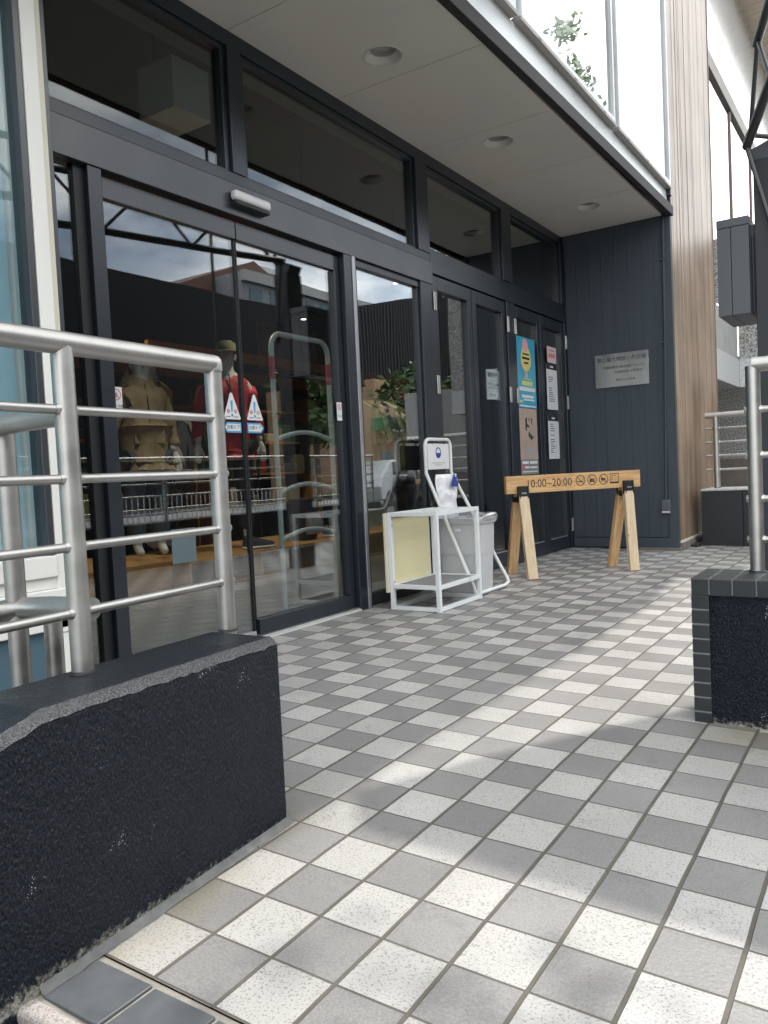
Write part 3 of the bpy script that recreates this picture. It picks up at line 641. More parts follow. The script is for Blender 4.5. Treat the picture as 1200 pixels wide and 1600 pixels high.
b = MB(); pts_ = [wallpt(.012, .001, 0), wallpt(.012, .020, 0), wallpt(-.72, .020, 0), wallpt(-.72, .001, 0)]
n_ = 30; vs = []
random.seed(5)
for i in range(n_+1):
    s_ = .01-.73*i/n_; wv = .012+random.random()*.005
    for o_, dz in ((.0005, .016), (.006, .006), (wv, .0015)):
        p = wallpt(s_, o_, 0); vs.append((p[0], p[1], fz(p[0], p[1])+dz))
fs = [(3*i+q, 3*i+q+1, 3*i+q+4, 3*i+q+3) for i in range(n_) for q in range(2)]
M['mortar'] = mat('mortar', (.13, .13, .125), .7, noise=.4, nscale=25, bump=.5, bscale=80)
struct(obj('mortar_fillet', b.add(vs, fs), M['mortar'], smooth=True))
# ------------------------------------------------------------------ railings
def railing(name, label, p0, dr, posts, zb, zt, bars, ext0, ext1, rp=.0235, rt=.025, rb=.0105):
    p0 = Vector(p0); dr = Vector(dr).normalized()
    t_ = thing(name, label, 'railing', tuple(p0+Vector((0, 0, zb))), 'stainless steel railings')
    for s_ in posts:
        q = p0+dr*s_
        obj('post', MB().tube([q+PZ*(zb-.01), q+PZ*(zt-.004)], rp, 20), 'steel', t_, smooth=True)
        obj('post_collar', MB().lathe((q.x, q.y, zb), [(rp, .0), (rp+.004, .0), (rp+.003, .004), (rp, .006)], 20), 'black', t_, smooth=True)
    a = p0+dr*ext0; c_ = p0+dr*ext1
    obj('top_rail', MB().tube([a+PZ*zt, c_+PZ*zt], rt, 24), 'steel', t_, smooth=True)
    for z in bars:
        ps = sorted(posts+[ext0, ext1]) if ext1 not in posts else sorted(set(posts+[ext0]))
        b = MB()
        b.tube([a+PZ*z, c_+PZ*z], rb, 14)
        for s_ in posts:
            for sg in (-1, 1):
                if sg == 1 and s_ >= max(ext0, ext1)-.03: continue
                q = p0+dr*(s_+sg*rp); b.tube([q+PZ*z-dr*sg*.004, q+PZ*z+dr*sg*.005], [rb+.0035, rb+.001], 12)
        obj('bar', b, 'steel', t_, smooth=True)
    return t_
rp0 = Vector((-.368, .452, 0)); rd_ = Vector((.03, -.47, 0))
rl_ = railing('steel_railing', 'brushed steel railing on the black wall at the left', rp0, rd_, [0, .471, .942, 1.9, 2.8], .468, 1.178, [1.036, .888, .742, .600], 0, 2.9)
b = MB(); b.tube([rp0+PZ*1.155, rp0+PZ*1.178], .0235, 20); 
obj('corner_cap', MB().lathe((rp0.x, rp0.y, 1.178), [(.026, -.02), (.026, .0), (.024, .012), (.018, .02), (0, .0252)], 24), 'steel', rl_, smooth=True)
# ramp handrail behind it
t_ = thing('ramp_handrail', 'thicker steel handrail loop behind the left railing', 'handrail', (-.6, 0, 0), 'stainless steel railings')
obj('upper_rail', MB().tube([(-.345, -.005, 1.028), (-.50, -.01, 1.025), (-.60, -.03, 1.02), (-.64, -.12, 1.02), (-.66, -.35, 1.02), (-.72, -1.6, 1.02)], .024, 20), 'steel', t_, smooth=True)
obj('lower_rail', MB().tube([(-.36, .03, .598), (-.50, .03, .594), (-.60, .01, .590), (-.63, -.03, .585)], .026, 20), 'steel', t_, smooth=True)
obj('post', MB().tube([(-.61, .005, .0), (-.61, .005, 1.02)], .0235, 20), 'steel', t_, smooth=True)
obj('post', MB().tube([(-.60, .09, .0), (-.60, .09, .575)], .022, 20), 'steel', t_, smooth=True)
# ------------------------------------------------------------------ right block
K = thing('tiled_block', 'black rendered block with dark tile edging at the right', 'wall', (1.3, 1.8, 0))
obj('rendered_core', MB().box(.585, 2.55, 1.684, 1.93, -.05, .445), 'stucco', K)
M['btile'] = mat('btile', (.014, .018, .021), .42, noise=.2, nscale=12)
M['bgrout'] = mat('bgrout', (.15, .16, .16), .8, noise=.3, nscale=20)
b = MB()
h = (.470-.412); nc = 9; th = (.412+.03)/nc
for i in range(nc):
    z0 = -.025+i*th; b.box(.5560, .612, 1.670, 1.735, z0+.0022, z0+th-.0022)
    for q in range(2): b.box(.5558, .5935, 1.7375+q*.098, 1.7355+(q+1)*.0965, z0+.0022, z0+th-.0022)
obj('corner_tiles', b, M['btile'], K, bevel=.0025)
b = MB(); x = .5555
k = 0
while x < 2.5:
    w_ = .0575 if k == 0 else .0715
    for q, (y0, y1) in enumerate(((1.669, 1.745), (1.748, 1.842), (1.845, 1.935))):
        if q == 0: b.box(x+.0018, x+w_-.0018, y0, y1, .414, .4705)
        else: b.box(x+.0018, x+w_-.0018, y0+.001, y1, .45, .4700)
    x += w_; k += 1
obj('cap_tiles', b, M['btile'], K, bevel=.003)
obj('grout_bed', MB().box(.5575, 2.5, 1.6712, 1.933, .418, .4683).box(.5575, .61, 1.6712, 1.925, -.03, .4175), M['bgrout'], K)
railing('steel_railing', 'brushed steel railing on the tiled block at the right edge', (.730, 1.885, 0), (1, 0, 0), [0, .95, 1.7], .47, 1.176, [1.025, .87, .722, .582], 0, 1.75)
q = Vector((.742, 1.885, 0))
b = MB(); 
railing('steel_railing', 'second steel railing just beyond the tiled block', (.92, 2.35, 0), (1, 0.0, 0), [0, .9, 1.6], fz(.92, 2.35), 1.02, [.60, .36], 0, 1.65, rp=.018)
t_ = tag(obj('kerb_wall', MB().box(2.42, 2.60, 2.2, 9.4, -.3, .45), 'paintblack'), 'low black kerb wall along the street edge, mirrored in the doors', 'wall')
railing('steel_railing', 'long steel railing along the street edge, mirrored in the doors', (2.5, 2.3, 0), (0, 1, 0), [0, 1.4, 2.8, 4.2, 5.6, 7.0], .45, 1.17, [1.03, .89, .75, .60], 0, 7.05)
# ------------------------------------------------------------------ planter + railing far right
t_ = thing('black_planter', 'black box planter by the timber corner at the right', 'planter', (.2, 7.4, 0))
b = MB(); b.box(-.527, -.15, 7.19, 7.7, .0, .548); b.box(-.147, .75, 7.19, 7.7, .0, .548); obj('box', b, 'paintblack', t_, bevel=.003)
b = MB(); b.box(-.530, .75, 7.185, 7.71, .549, .568); obj('stone_cap', b, 'granitelt', t_, bevel=.004)
railing('steel_railing', 'distant steel railing standing on the black planter', (-.42, 7.45, 0), (1, 0, 0), [0, 1.0], .568, 1.30, [1.17, 1.03, .895, .755], -.1, 1.1, rp=.03, rt=.03, rb=.012)
tag(obj('rubber_mat', MB().box(-.60, -.528, 7.0, 7.19, .012, .04), 'black', bevel=.01), 'small black folded mat at the foot of the black planter', 'mat')
# ------------------------------------------------------------------ granite building
G = thing('granite_building', 'grey granite building with white band beyond the timber corner', 'building', (0, 11.5, 0))
M['stonejoint'] = mat('stonejoint', (.2, .2, .2), .8)
b = MB(); b.box(-3, 3.5, 12.0, 12.3, .0, 2.4); obj('rear_wall', b, 'granite', G)
M['stonedk'] = mat('stonedk', (.16, .14, .12), .7, noise=.2, nscale=6)
obj('rear_wall_base', MB().box(-3, 3.5, 11.97, 11.998, .0, .85), M['stonedk'], G)
b = MB(); b.box(-3, -.775, 8.70, 11.2, 1.86, 2.255); b.box(-.772, -.50, 11.17, 11.6, 1.86, 2.255); b.box(-.498, 2, 11.17, 11.6, 1.86, 2.255); obj('white_band', b, 'granitelt', G, bevel=.003)
b = MB(); b.box(-3, -.777, 8.70, 11.1, 2.258, 2.80); obj('upper_side_wall', b, 'concrete', G)
b = MB(); b.box(-.776, -.50, 11.18, 11.6, 2.258, 4.0); b.box(-.497, 2, 11.18, 11.6, 2.258, 4.0); obj('upper_front_wall', b, 'granite', G)
M['win2'] = M['glasssky']
for i, (y0, y1) in enumerate(((8.7, 10.85), (10.9, 12.6), (12.65, 14.3), (14.35, 16.5))):
    w = obj('upper_window', MB().box(-.78, -.774, y0, y1, 2.82, 5.6), 'glasssky', G)
    f = MB(); f.box(-.80, -.755, y1, y1+.045, 2.82, 5.6); obj('mullion', f, M['rust'], w)
obj('window_back', MB().box(-2.2, -2.1, 8.7, 17, 2.8, 8), M['pale'], G)
M['bronze'] = mat('bronze', (.16, .14, .115), .45, noise=.15, nscale=4)
b = MB(); b.box(-.85, -.735, 8.7, 17, 5.60, 5.72); b.box(-.85, -.760, 8.7, 17, 5.73, 5.86); obj('window_head', b, M['bronze'], G, bevel=.004)
w = obj('clerestory_window', MB().box(-.79, -.784, 8.7, 17, 5.86, 7.55), 'paintedsky', G)
b = MB()
for i in range(60):
    b.box(-.79, -.38, 10.2+i*.14, 10.2+i*.14+.125, 7.55+(i % 2)*.004, 7.60)
M['eave'] = mat('eave', (.50, .42, .33), .7, noise=.06, nscale=2)
obj('eave_soffit', b, M['eave'], G)
# ------------------------------------------------------------------ black sign tower and truss
t_ = thing('sign_tower', 'dark slate cladded tower with a hanging box, at the right edge', 'tower', (.7, 5.1, 0))
M['slate'] = mat('slate', (.016, .020, .025), .5, noise=.15, nscale=3)
M['slatelt'] = mat('slatelt', (.085, .095, .108), .45, noise=.1, nscale=3)
b = MB(); b.box(.335, .50, 4.88, 5.10, -.02, 2.86); obj('shaft', b, M['slate'], t_, bevel=.004)
b = MB(); b.box(.098, .185, 4.862, 5.42, 1.845, 2.44); b.box(.188, .30, 4.862, 5.42, 1.845, 2.44); b.box(.096, .302, 4.86, 5.42, 2.443, 2.50); obj('hanging_box', b, M['slatelt'], t_, bevel=.003)
b = MB(); b.box(.300, .334, 4.91, 5.42, 1.84, 2.44); obj('side_return', b, M['slate'], t_)
obj('vertical_pipe', MB().tube([(.318, 4.90, 1.85), (.318, 4.90, 2.36)], .009, 8), M['slate'], t_, smooth=True)
b = MB(); b.add([(.335, 4.9, 2.861), (.335, 5.08, 2.861), (.50, 5.08, 2.861), (.50, 4.9, 2.861), (.30, 4.9, 2.93), (.30, 5.08, 2.93), (.50, 5.08, 3.0), (.50, 4.9, 3.0)], [(0, 1, 2, 3), (4, 7, 6, 5), (0, 4, 5, 1), (1, 5, 6, 2), (2, 6, 7, 3), (3, 7, 4, 0)])
obj('top_bracket', b, M['slatelt'], t_)
t_ = thing('roof_truss', 'dark tubular steel truss reaching in from the top right corner', 'truss', (1.7, 0, 2.9))
td = Vector((-.2756, .9613, 0)); E0 = Vector((.31, 4.82, 2.94))
M['truss'] = mat('truss', (.075, .078, .08), .4, .3, noise=.15)
p1 = E0-td*10
obj('lower_chord', MB().tube([E0, p1], .030, 14), M['truss'], t_, smooth=True)
obj('upper_chord', MB().tube([E0+PZ*.42-td*.5, p1+PZ*.42], .026, 14), M['truss'], t_, smooth=True)
b = MB()
for i in range(12):
    a = E0-td*(.15+.8*i); c_ = E0-td*(.55+.8*i)+PZ*.42; e_ = E0-td*(.95+.8*i)
    b.tube([a, c_], .014, 8); b.tube([c_, e_], .014, 8)
obj('web', b, M['truss'], t_, smooth=True)
obj('strut', MB().tube([E0+Vector((.0, -.05, .0)), (.49, 4.87, 2.2)], .014, 8), M['truss'], t_, smooth=True)
obj('strut', MB().tube([E0+Vector((.02, -.12, .03)), (.49, 4.89, 2.97)], .016, 8), M['truss'], t_, smooth=True)
# parallel far support so that the truss is carried
obj('post', MB().tube([p1+PZ*.42, Vector((p1.x, p1.y, -.3))], .06, 16), M['truss'], t_, smooth=True)
# ------------------------------------------------------------------ sawhorse sign
q0 = Vector((-1.394, 4.489, 0)); q1 = Vector((-.646, 5.434, 0)); bd = (q1-q0).normalized(); bn = Vector((bd.y, -bd.x, 0))  # bn to camera side
t_ = thing('sawhorse_sign', 'wooden sawhorse barrier printed with opening hours and prohibition icons', 'sawhorse', tuple((q0+q1)/2))
BT = .038
mid = (q0+q1)/2; ln = (q1-q0).length; zc = .738
def sub(name, mbx, mm, **k): return obj(name, mbx, mm, t_, **k)
def plank_mat(name, axis, a=(.66, .42, .20), b_=(.44, .24, .10), grey=0):
    Mt = bpy.data.materials.new(name); Mt.use_nodes = True; t = Mt.node_tree; p = t.nodes['Principled BSDF']
    tc = N(t, 'ShaderNodeTexCoord'); mp = N(t, 'ShaderNodeMapping'); mp.vector_type = 'POINT'
    ax_ = Vector(axis).normalized(); rq = ax_.rotation_difference(Vector((0, 0, 1))).to_euler(); mp.inputs['Rotation'].default_value = rq; LK(t, tc.outputs['Object'], mp.inputs[0])
    mp2 = N(t, 'ShaderNodeMapping'); mp2.inputs['Scale'].default_value = (1, 1, .08); LK(t, mp.outputs[0], mp2.inputs[0])
    a_ = N(t, 'ShaderNodeTexNoise'); a_.inputs['Scale'].default_value = 55; a_.inputs['Detail'].default_value = 4; a_.inputs['Distortion'].default_value = 1.2; LK(t, mp2.outputs[0], a_.inputs['Vector'])
    cr = N(t, 'ShaderNodeValToRGB'); cr.color_ramp.elements[0].position = .25; cr.color_ramp.elements[0].color = (*b_, 1); cr.color_ramp.elements[1].position = .62; cr.color_ramp.elements[1].color = (*a, 1); LK(t, a_.outputs[0], cr.inputs[0])
    kn = N(t, 'ShaderNodeTexVoronoi'); kn.inputs['Scale'].default_value = 6; LK(t, tc.outputs['Object'], kn.inputs['Vector'])
    kr = N(t, 'ShaderNodeValToRGB'); kr.color_ramp.elements[0].position = .03; kr.color_ramp.elements[0].color = (.45, .3, .2, 1); kr.color_ramp.elements[1].position = .09; kr.color_ramp.elements[1].color = (1, 1, 1, 1); LK(t, kn.outputs['Distance'], kr.inputs[0])
    mm = N(t, 'ShaderNodeMix', data_type='RGBA', blend_type='MULTIPLY'); mm.inputs[0].default_value = 1; LK(t, cr.outputs[0], mm.inputs[6]); LK(t, kr.outputs[0], mm.inputs[7])
    LK(t, mm.outputs[2], p.inputs['Base Color']); p.inputs['Roughness'].default_value = .6; p.inputs['Coat Weight'].default_value = .1
    return Mt
sub('beam', MB().obox(mid+PZ*zc, bd, PZ, bn, ln, .135, BT), plank_mat('plank_beam', bd), bevel=.002)
faceo = mid+PZ*zc+bn*(BT/2+.0002)
ax_ = bd; 
# lettering reads along +bd seen from the camera side
def FP(u, v): return faceo+bd*u+PZ*v
text('lettering', '10:00~20:00', .088, 'ink', t_, FP(-.233, 0), bd, PZ, ext=.0005, xs=.92)
ic = MB()
U3 = (.047, .152, .258)
for k, u in enumerate(U3):
    ring(ic, faceo, bd, PZ, u, .008, .037, .0425, .0008)
    ic.obox(FP(u, .008)+bn*.0004, (bd*1-PZ).normalized(), (bd+PZ).normalized(), bn, .077, .005, .0008)
def sh(u, l): return [(a+u, c_+.004) for a, c_ in l]
u = U3[0]; patch(ic, faceo, bd, PZ, u-.027, u+.015, -.006, .002); patch(ic, faceo, bd, PZ, u+.018, u+.025, -.006, .002)
blob(ic, faceo, bd, PZ, sh(u, [(.015, .004), (.023, .010), (.019, .016), (.027, .024), (.031, .022), (.024, .015), (.028, .009)]))
u = U3[1]; patch(ic, faceo, bd, PZ, u-.022, u-.003, -.012, .014); patch(ic, faceo, bd, PZ, u+.001, u+.023, -.010, .000); patch(ic, faceo, bd, PZ, u+.001, u+.023, .003, .008); blob(ic, faceo, bd, PZ, sh(u, [(.001, .006), (.023, .006), (.019, .014), (.005, .014)]))
u = U3[2]; blob(ic, faceo, bd, PZ, sh(u, [(-.023, .012), (-.017, .020), (-.011, .012), (.007, .010), (.017, .016), (.019, .008), (.014, .002), (.016, -.016), (.010, -.016), (.007, -.003), (-.009, -.003), (-.012, -.016), (-.018, -.016), (-.018, .001), (-.025, .004)]))
for a4 in ((.318, .322, -.030, .050), (.394, .398, -.030, .050), (.322, .394, .046, .050), (.318, .398, -.030, -.017), (.338, .376, .030, .034), (.334, .338, -.004, .034)): patch(ic, faceo, bd, PZ, *a4)
sub('icons', ic, 'ink')
legs = []
for end, (fa, fb) in enumerate((((-1.465, 4.70), (-1.185, 4.455)), ((-.88, 5.41), (-.635, 5.180)))):
    s_ = -.47 if end == 0 else .40
    topc = mid+bd*(-.477 if end == 0 else .468)
    for k, (fx_, fy_) in enumerate((fa, fb)):
        sgn = -1 if k == 0 else 1
        foot = Vector((fx_, fy_, fz(fx_, fy_))); top = topc+bn*(sgn*.035)+PZ*.675
        foot = foot
        col = ((.66, .44, .22), (.42, .22, .09)) if k == 0 else ((.66, .53, .36), (.50, .37, .22))
        a_ = (top-foot)
        sub('leg', MB().obox((top+foot)/2, a_, bd, a_.cross(bd), a_.length, .082, .036), plank_mat('plank_leg', a_, *col), bevel=.002)
    br = MB(); br.obox(topc+bn*.045+PZ*.665, PZ, bd, bn, .125, .092, .030); br.obox(topc-bn*.045+PZ*.650, PZ, bd, bn, .095, .088, .030)
    br.obox(topc+PZ*.625, PZ, bd, bn, .045, .086, .10)
    bk = sub('bracket', br, 'black', bevel=.006)
    obj('bracket_stud', MB().lathe(tuple(Vector((0, 0, 0))), [(0, 0), (.001, 0)], 6), 'steel', bk) if False else None
    obj('bracket_clip', MB().obox(topc+bn*.0615+PZ*.672, bd, PZ, bn, .040, .012, .004), 'silver', bk, bevel=.001)
    obj('bracket_ridge', MB().obox(topc+bn*.0605+PZ*.665+bd*.034, PZ, bd, bn, .11, .008, .006).obox(topc+bn*.0605+PZ*.665-bd*.034, PZ, bd, bn, .11, .008, .006), 'black', bk)
# ------------------------------------------------------------------ white rack
t_ = thing('display_rack', 'white square tube rack with a yellow board on one side', 'rack', (-1.33, 3.28, .026))
x0, x1, y0, y1 = -1.512, -1.160, 2.995, 3.555; z0 = .028; z1 = .630; q = .026
b = MB()
for xx in (x0, x1-q):
    for yy_ in (y0, y1-q): b.box(xx, xx+q, yy_, yy_+q, z0-.004, z1)
for zz in (z0, z1-q, .160):
    b.box(x0+q+.0005, x1-q-.0005, y0+.001, y0+q-.001, zz+.0005, zz+q-.0005); b.box(x0+q+.0005, x1-q-.0005, y1-q+.001, y1-.001, zz+.0005, zz+q-.0005)
    b.box(x0+.001, x0+q-.001, y0+q+.0005, y1-q-.0005, zz+.0005, zz+q-.0005); b.box(x1-q+.001, x1-.001, y0+q+.0005, y1-q-.0005, zz+.0005, zz+q-.0005)
obj('tube_frame', b, 'whitemetal', t_, bevel=.002)
b = MB()
for k in range(5): xx = x0+.055+k*.055; b.box(xx, xx+.022, y0+q+.001, y1-q-.001, z1-.012, z1-.004)
obj('top_slats', b, 'whitemetal', t_)
M['meshgrey'] = mat('meshgrey', (.22, .225, .235), .6, noise=.5, nscale=160)
obj('shelf', MB().box(x0+q+.001, x1-q-.001, y0+q+.001, y1-q-.001, .170, .180), M['meshgrey'], t_)
obj('board', MB().box(x0-.020, x0-.002, y0-.018, y1-.04, .135, z1-.004), 'cream', t_, bevel=.002)
obj('board_panel', MB().box(x0-.0018, x0+.004, y0+.032, y1-.07, .187, z1-.040), 'yellow', t_)
b = MB()
for zz in (.20, .55, .59): b.lathe((x0+q, y0+.013, zz), [(0, .003), (.006, .003), (.006, 0)], 10, axis=0)
obj('bolt', b, 'silver', t_)
# ------------------------------------------------------------------ bin
t_ = thing('waste_bin', 'grey plastic bin with a clear bag over its rim, behind the white rack', 'bin', (-1.36, 3.69, .026))
b = MB(); n = 6
def rr(cx_, cy_, hx, hy, r_, z, seg=5):
    out = []
    for (sx_, sy_, a0) in ((1, 1, 0), (-1, 1, 90), (-1, -1, 180), (1, -1, 270)):
        for k in range(seg+1):
            a = R(a0+90*k/seg); out.append((cx_+sx_*(hx-r_)+r_*math.cos(a), cy_+sy_*(hy-r_)+r_*math.sin(a), z))
    return out
def loft(b, rings, cap0=True, cap1=False):
    k = len(rings[0]); o = len(b.v); b.v += [p for r_ in rings for p in r_]
    for i in range(len(rings)-1):
        for j in range(k): b.f.append((o+i*k+j, o+i*k+(j+1) % k, o+(i+1)*k+(j+1) % k, o+(i+1)*k+j))
    if cap0: b.f.append(tuple(o+j for j in range(k-1, -1, -1)))
    if cap1: b.f.append(tuple(o+(len(rings)-1)*k+j for j in range(k)))
    return b
bx_, by_ = -1.375, 3.765
loft(b, [rr(bx_, by_, .150, .094, .02, .028), rr(bx_, by_, .172, .110, .025, .505), rr(bx_, by_, .184, .122, .028, .508), rr(bx_, by_, .186, .124, .028, .545), rr(bx_, by_, .175, .114, .025, .548), rr(bx_, by_, .165, .110, .02, .30)])
obj('body', b, 'plastic', t_, smooth=True)
obj('handle_slot', MB().box(-1.40, -1.35, by_-.114, by_-.104, .455, .475), 'white', t_, bevel=.003)
random.seed(11)
b = MB(); rings = []
for hz, g_ in ((.40, .176), (.46, .186), (.52, .192), (.556, .194), (.566, .188), (.552, .172), (.45, .160)):
    ring_ = rr(bx_, by_, g_, g_-.062, .03, hz)
    rings.append([(p[0]+random.uniform(-.005, .005), p[1]+random.uniform(-.005, .005), p[2]+random.uniform(-.012, .012)) for p in ring_])
loft(b, rings[2:], cap0=False)
M['film'] = glassmat('film', tint=(.93, .94, .95), base=.10, power=1.6, rough=.12)
obj('bag_liner', b, M['film'], t_, smooth=True, auto=80)
# ------------------------------------------------------------------ umbrella bag stand
t_ = thing('bag_stand', 'white tube stand with a notice plate holding umbrella bags', 'stand', (-1.45, 3.85, .03))
def arc(c_, a, b_, r_, s0, s1, n_=6): return [Vector(c_)+Vector(a)*r_*math.cos(R(s0+(s1-s0)*k/n_))+Vector(b_)*r_*math.sin(R(s0+(s1-s0)*k/n_)) for k in range(n_+1)]
xt = -1.585; ya, yb = 3.625, 3.985
path = []
path += [(-1.215, ya-.05, .045), (-1.235, ya-.048, .10)]
path += [(xt, ya, .86), (xt, ya, .90)]
path += [tuple(p) for p in arc((xt, ya+.05, 1.045), (0, -1, 0), (0, 0, 1), .05, 0, 90)]
path += [tuple(p) for p in arc((xt, yb-.05, 1.045), (0, 0, 1), (0, 1, 0), .05, 0, 90)]
path += [(xt, yb, .90), (xt, yb, .86), (-1.265, yb+.10, .16), (-1.235, yb+.11, .10), (-1.215, yb+.10, .06), (-1.222, yb+.06, .042), (-1.222, ya-.02, .042)]
obj('tube_frame', MB().tube(path, .0125, 12), 'white', t_, smooth=True)
obj('plate', MB().box(xt-.004, xt+.004, ya+.028, yb-.028, .885, 1.065), 'white', t_, bevel=.003)
b = MB()
for yy_ in (3.72, 3.89): b.tube([(xt, yy_, 1.055), (xt, yy_, 1.09)], .005, 6)
obj('hanger', b, 'black', t_)
e = MB(); oo = Vector((xt+.0045, 3.80, .99))
ring(e, oo, PY, PZ, 0, .012, .030, .038, .001)
blob(e, oo, PY, PZ, [(-.031, .010), (.031, .010), (.026, -.008), (.012, -.026), (-.012, -.026), (-.026, -.008)])
obj('emblem', e, 'navyink', t_)
e = MB()
for k, (a, c_) in enumerate(((-.10, .09), (-.06, .05))): patch(e, oo, PY, PZ, a, c_, -.062-k*.014, -.058-k*.014)
M['greytxt'] = mat('greytxt', (.30, .32, .36), .6)
obj('plate_text', e, M['greytxt'], t_)
# hanging clear bags
random.seed(4)
t2 = thing('umbrella_bags', 'bundle of clear plastic umbrella bags hanging on the white stand', 'plastic bags', (-1.62, 3.86, .55))
for k in range(4):
    b = MB(); rings = []; ox = -1.575+.016*k; w_ = .135-.01*k
    for i in range(13):
        z = .885-.028*i*(1.0); th_ = .006+.004*math.sin(i*1.3+k)
        rings.append([(ox+th_*math.cos(a)+.006*math.sin(i*.9+3*a+k), 3.79+w_*math.sin(a)*(1+.08*math.sin(i*1.1+k))+random.uniform(-.002, .002), z-.10+.0) for a in [2*math.pi*j/20 for j in range(20)]])
    loft(b, rings, cap0=False)
    obj('bag', b, M['film'] if k < 3 else M['film'], t2, smooth=True, auto=80)
M['filmw'] = mat('filmw', (.86, .87, .92), .3, noise=.22, nscale=18, bump=.6, bscale=25, bdist=.01)
b = MB(); rings = []
for i in range(12):
    z = .74-.028*i
    rings.append([(-1.525+(.022+.010*math.sin(i*1.7)+.004*math.sin(3*a+i))*math.cos(a), 3.80+.145*math.sin(a)*(1+.08*math.sin(i*.8)), z*1.12+.02) for a in [2*math.pi*j/20 for j in range(20)]])
loft(b, rings, True, True); obj('bag_stack', b, M['filmw'], t2, smooth=True, auto=80)
b = MB(); blob(b, (-1.488, 3.85, .79), PY, PZ, [(-.05, -.03), (.045, -.035), (.05, .0), (.03, .01), (.035, .05), (.01, .03), (-.005, .07), (-.03, .02)], .003)
obj('bag_print', b, 'navyink', t2)
# ------------------------------------------------------------------ stickers and papers on the glass
def card(name, y0, y1, z0, z1, x, m_, label, cat, t=.0016, bev=0, group=None):
    o = obj(name, MB().box(x-t, x, y0, y1, z0, z1), m_, origin=(x, (y0+y1)/2, z0), bevel=bev); return tag(o, label, cat, group)
gx = -1.7118
def warn(yc, mirror, lab, lab2):
    o = MB(); s = .062; blob(o, (gx, yc, 1.19), PY, PZ, [(-s, 0), (-s+.006, -.004), (s-.006, -.004), (s, 0), (.008, .128), (0, .133), (-.008, .128)], .001)
    ob = tag(obj('warning_sticker', o, 'white', origin=(gx, yc, 1.19)), lab, 'sticker', 'warning triangles on the sliding doors')
    e = MB(); blob(e, (gx+.0012, yc, 1.19), PY, PZ, [(-.008, .092), (.008, .092), (.005, .035), (-.005, .035)], .0006); ring(e, (gx+.0012, yc, 1.19), PY, PZ, 0, .017, 0.0005, .008, .0006, 12)
    obj('exclamation_mark', e, 'signblue', ob)
    e = MB(); ring(e, (gx+.0012, yc, 1.19), PY, PZ, -.026, .038, .001, .0115, .0006, 12); ring(e, (gx+.0012, yc, 1.19), PY, PZ, .026, .038, .001, .0115, .0006, 12); obj('red_marks', e, 'signred', ob)
    text('lettering', '注', .019, 'white', ob, (gx+.0025, yc-.026, 1.228), PY, PZ, ext=.0002); text('lettering', '意', .019, 'white', ob, (gx+.0025, yc+.026, 1.228), PY, PZ, ext=.0002)
    e = MB(); patch(e, (gx+.0012, yc, 1.19), PY, PZ, -.045, -.012, .006, .012); patch(e, (gx+.0012, yc, 1.19), PY, PZ, .012, .045, .006, .012); obj('caption', e, M['greytxt'], ob)
    k = -1 if mirror else 1
    o = MB(); pts = [(-.062*k, -.027), (.042*k, -.027), (.066*k, 0), (.042*k, .027), (-.062*k, .027)]
    if k < 0: pts = pts[::-1]
    blob(o, (gx, yc, 1.145), PY, PZ, pts, .001)
    oa = tag(obj('arrow_sticker', o, 'signblue', origin=(gx, yc, 1.14)), lab2, 'sticker', 'blue arrow stickers on the sliding doors')
    o = MB(); pts = [(-.054*k, -.018), (.038*k, -.018), (.054*k, 0), (.038*k, .018), (-.054*k, .018)]
    if k < 0: pts = pts[::-1]
    blob(o, (gx+.0011, yc, 1.145), PY, PZ, pts, .0005); obj('arrow_field', o, 'white', oa)
    text('lettering', '自動ドア', .024, 'text', oa, (gx+.002, yc-.003*k, 1.145), PY, PZ, ext=.0002)
warn(1.905, True, 'white warning triangle sticker on the left sliding door leaf', 'blue arrow sticker pointing left on the left door leaf')
warn(2.075, False, 'white warning triangle sticker on the right sliding door leaf', 'blue arrow sticker pointing right on the right door leaf')
def nosign(y0, y1, z0, z1, x, lab):
    o = card('caution_sticker', y0, y1, z0, z1, x, 'white', lab, 'sticker', .001, group='red prohibition stickers on the glass')
    yc = (y0+y1)/2; r_ = (y1-y0)*.40; zc_ = z1-r_-.008
    e = MB(); ring(e, (x+.0002, yc, zc_), PY, PZ, 0, 0, r_*.84, r_, .0006); e.obox((x+.0005, yc, zc_), (PY-PZ), (PY+PZ), PX, r_*1.8, .004, .0006); obj('prohibition_ring', e, 'signred', o)
    e = MB(); blob(e, (x+.0001, yc, zc_), PY, PZ, [(-r_*.3, -r_*.5), (r_*.1, -r_*.55), (r_*.35, 0), (r_*.1, r_*.5), (-r_*.1, r_*.2)], .0003); obj('hand_mark', e, M['greytxt'], o)
    text('lettering', 'ドアに注意', .014, 'text', o, (x+.0006, yc, z0+.026), PY, PZ, ext=.0002)
nosign(1.160+.004, 1.228, 1.195, 1.305, gx, 'red ring caution sticker at the left edge of the left door leaf')
nosign(2.775, 2.825, 1.205, 1.315, -1.6885, 'red ring caution sticker on the right stile of the sliding door')
# paper on the left leaf
o = card('paper_notice', 1.47, 1.62, .49, .655, gx-.014, 'paper', 'white sheet taped low inside the left sliding door', 'notice')
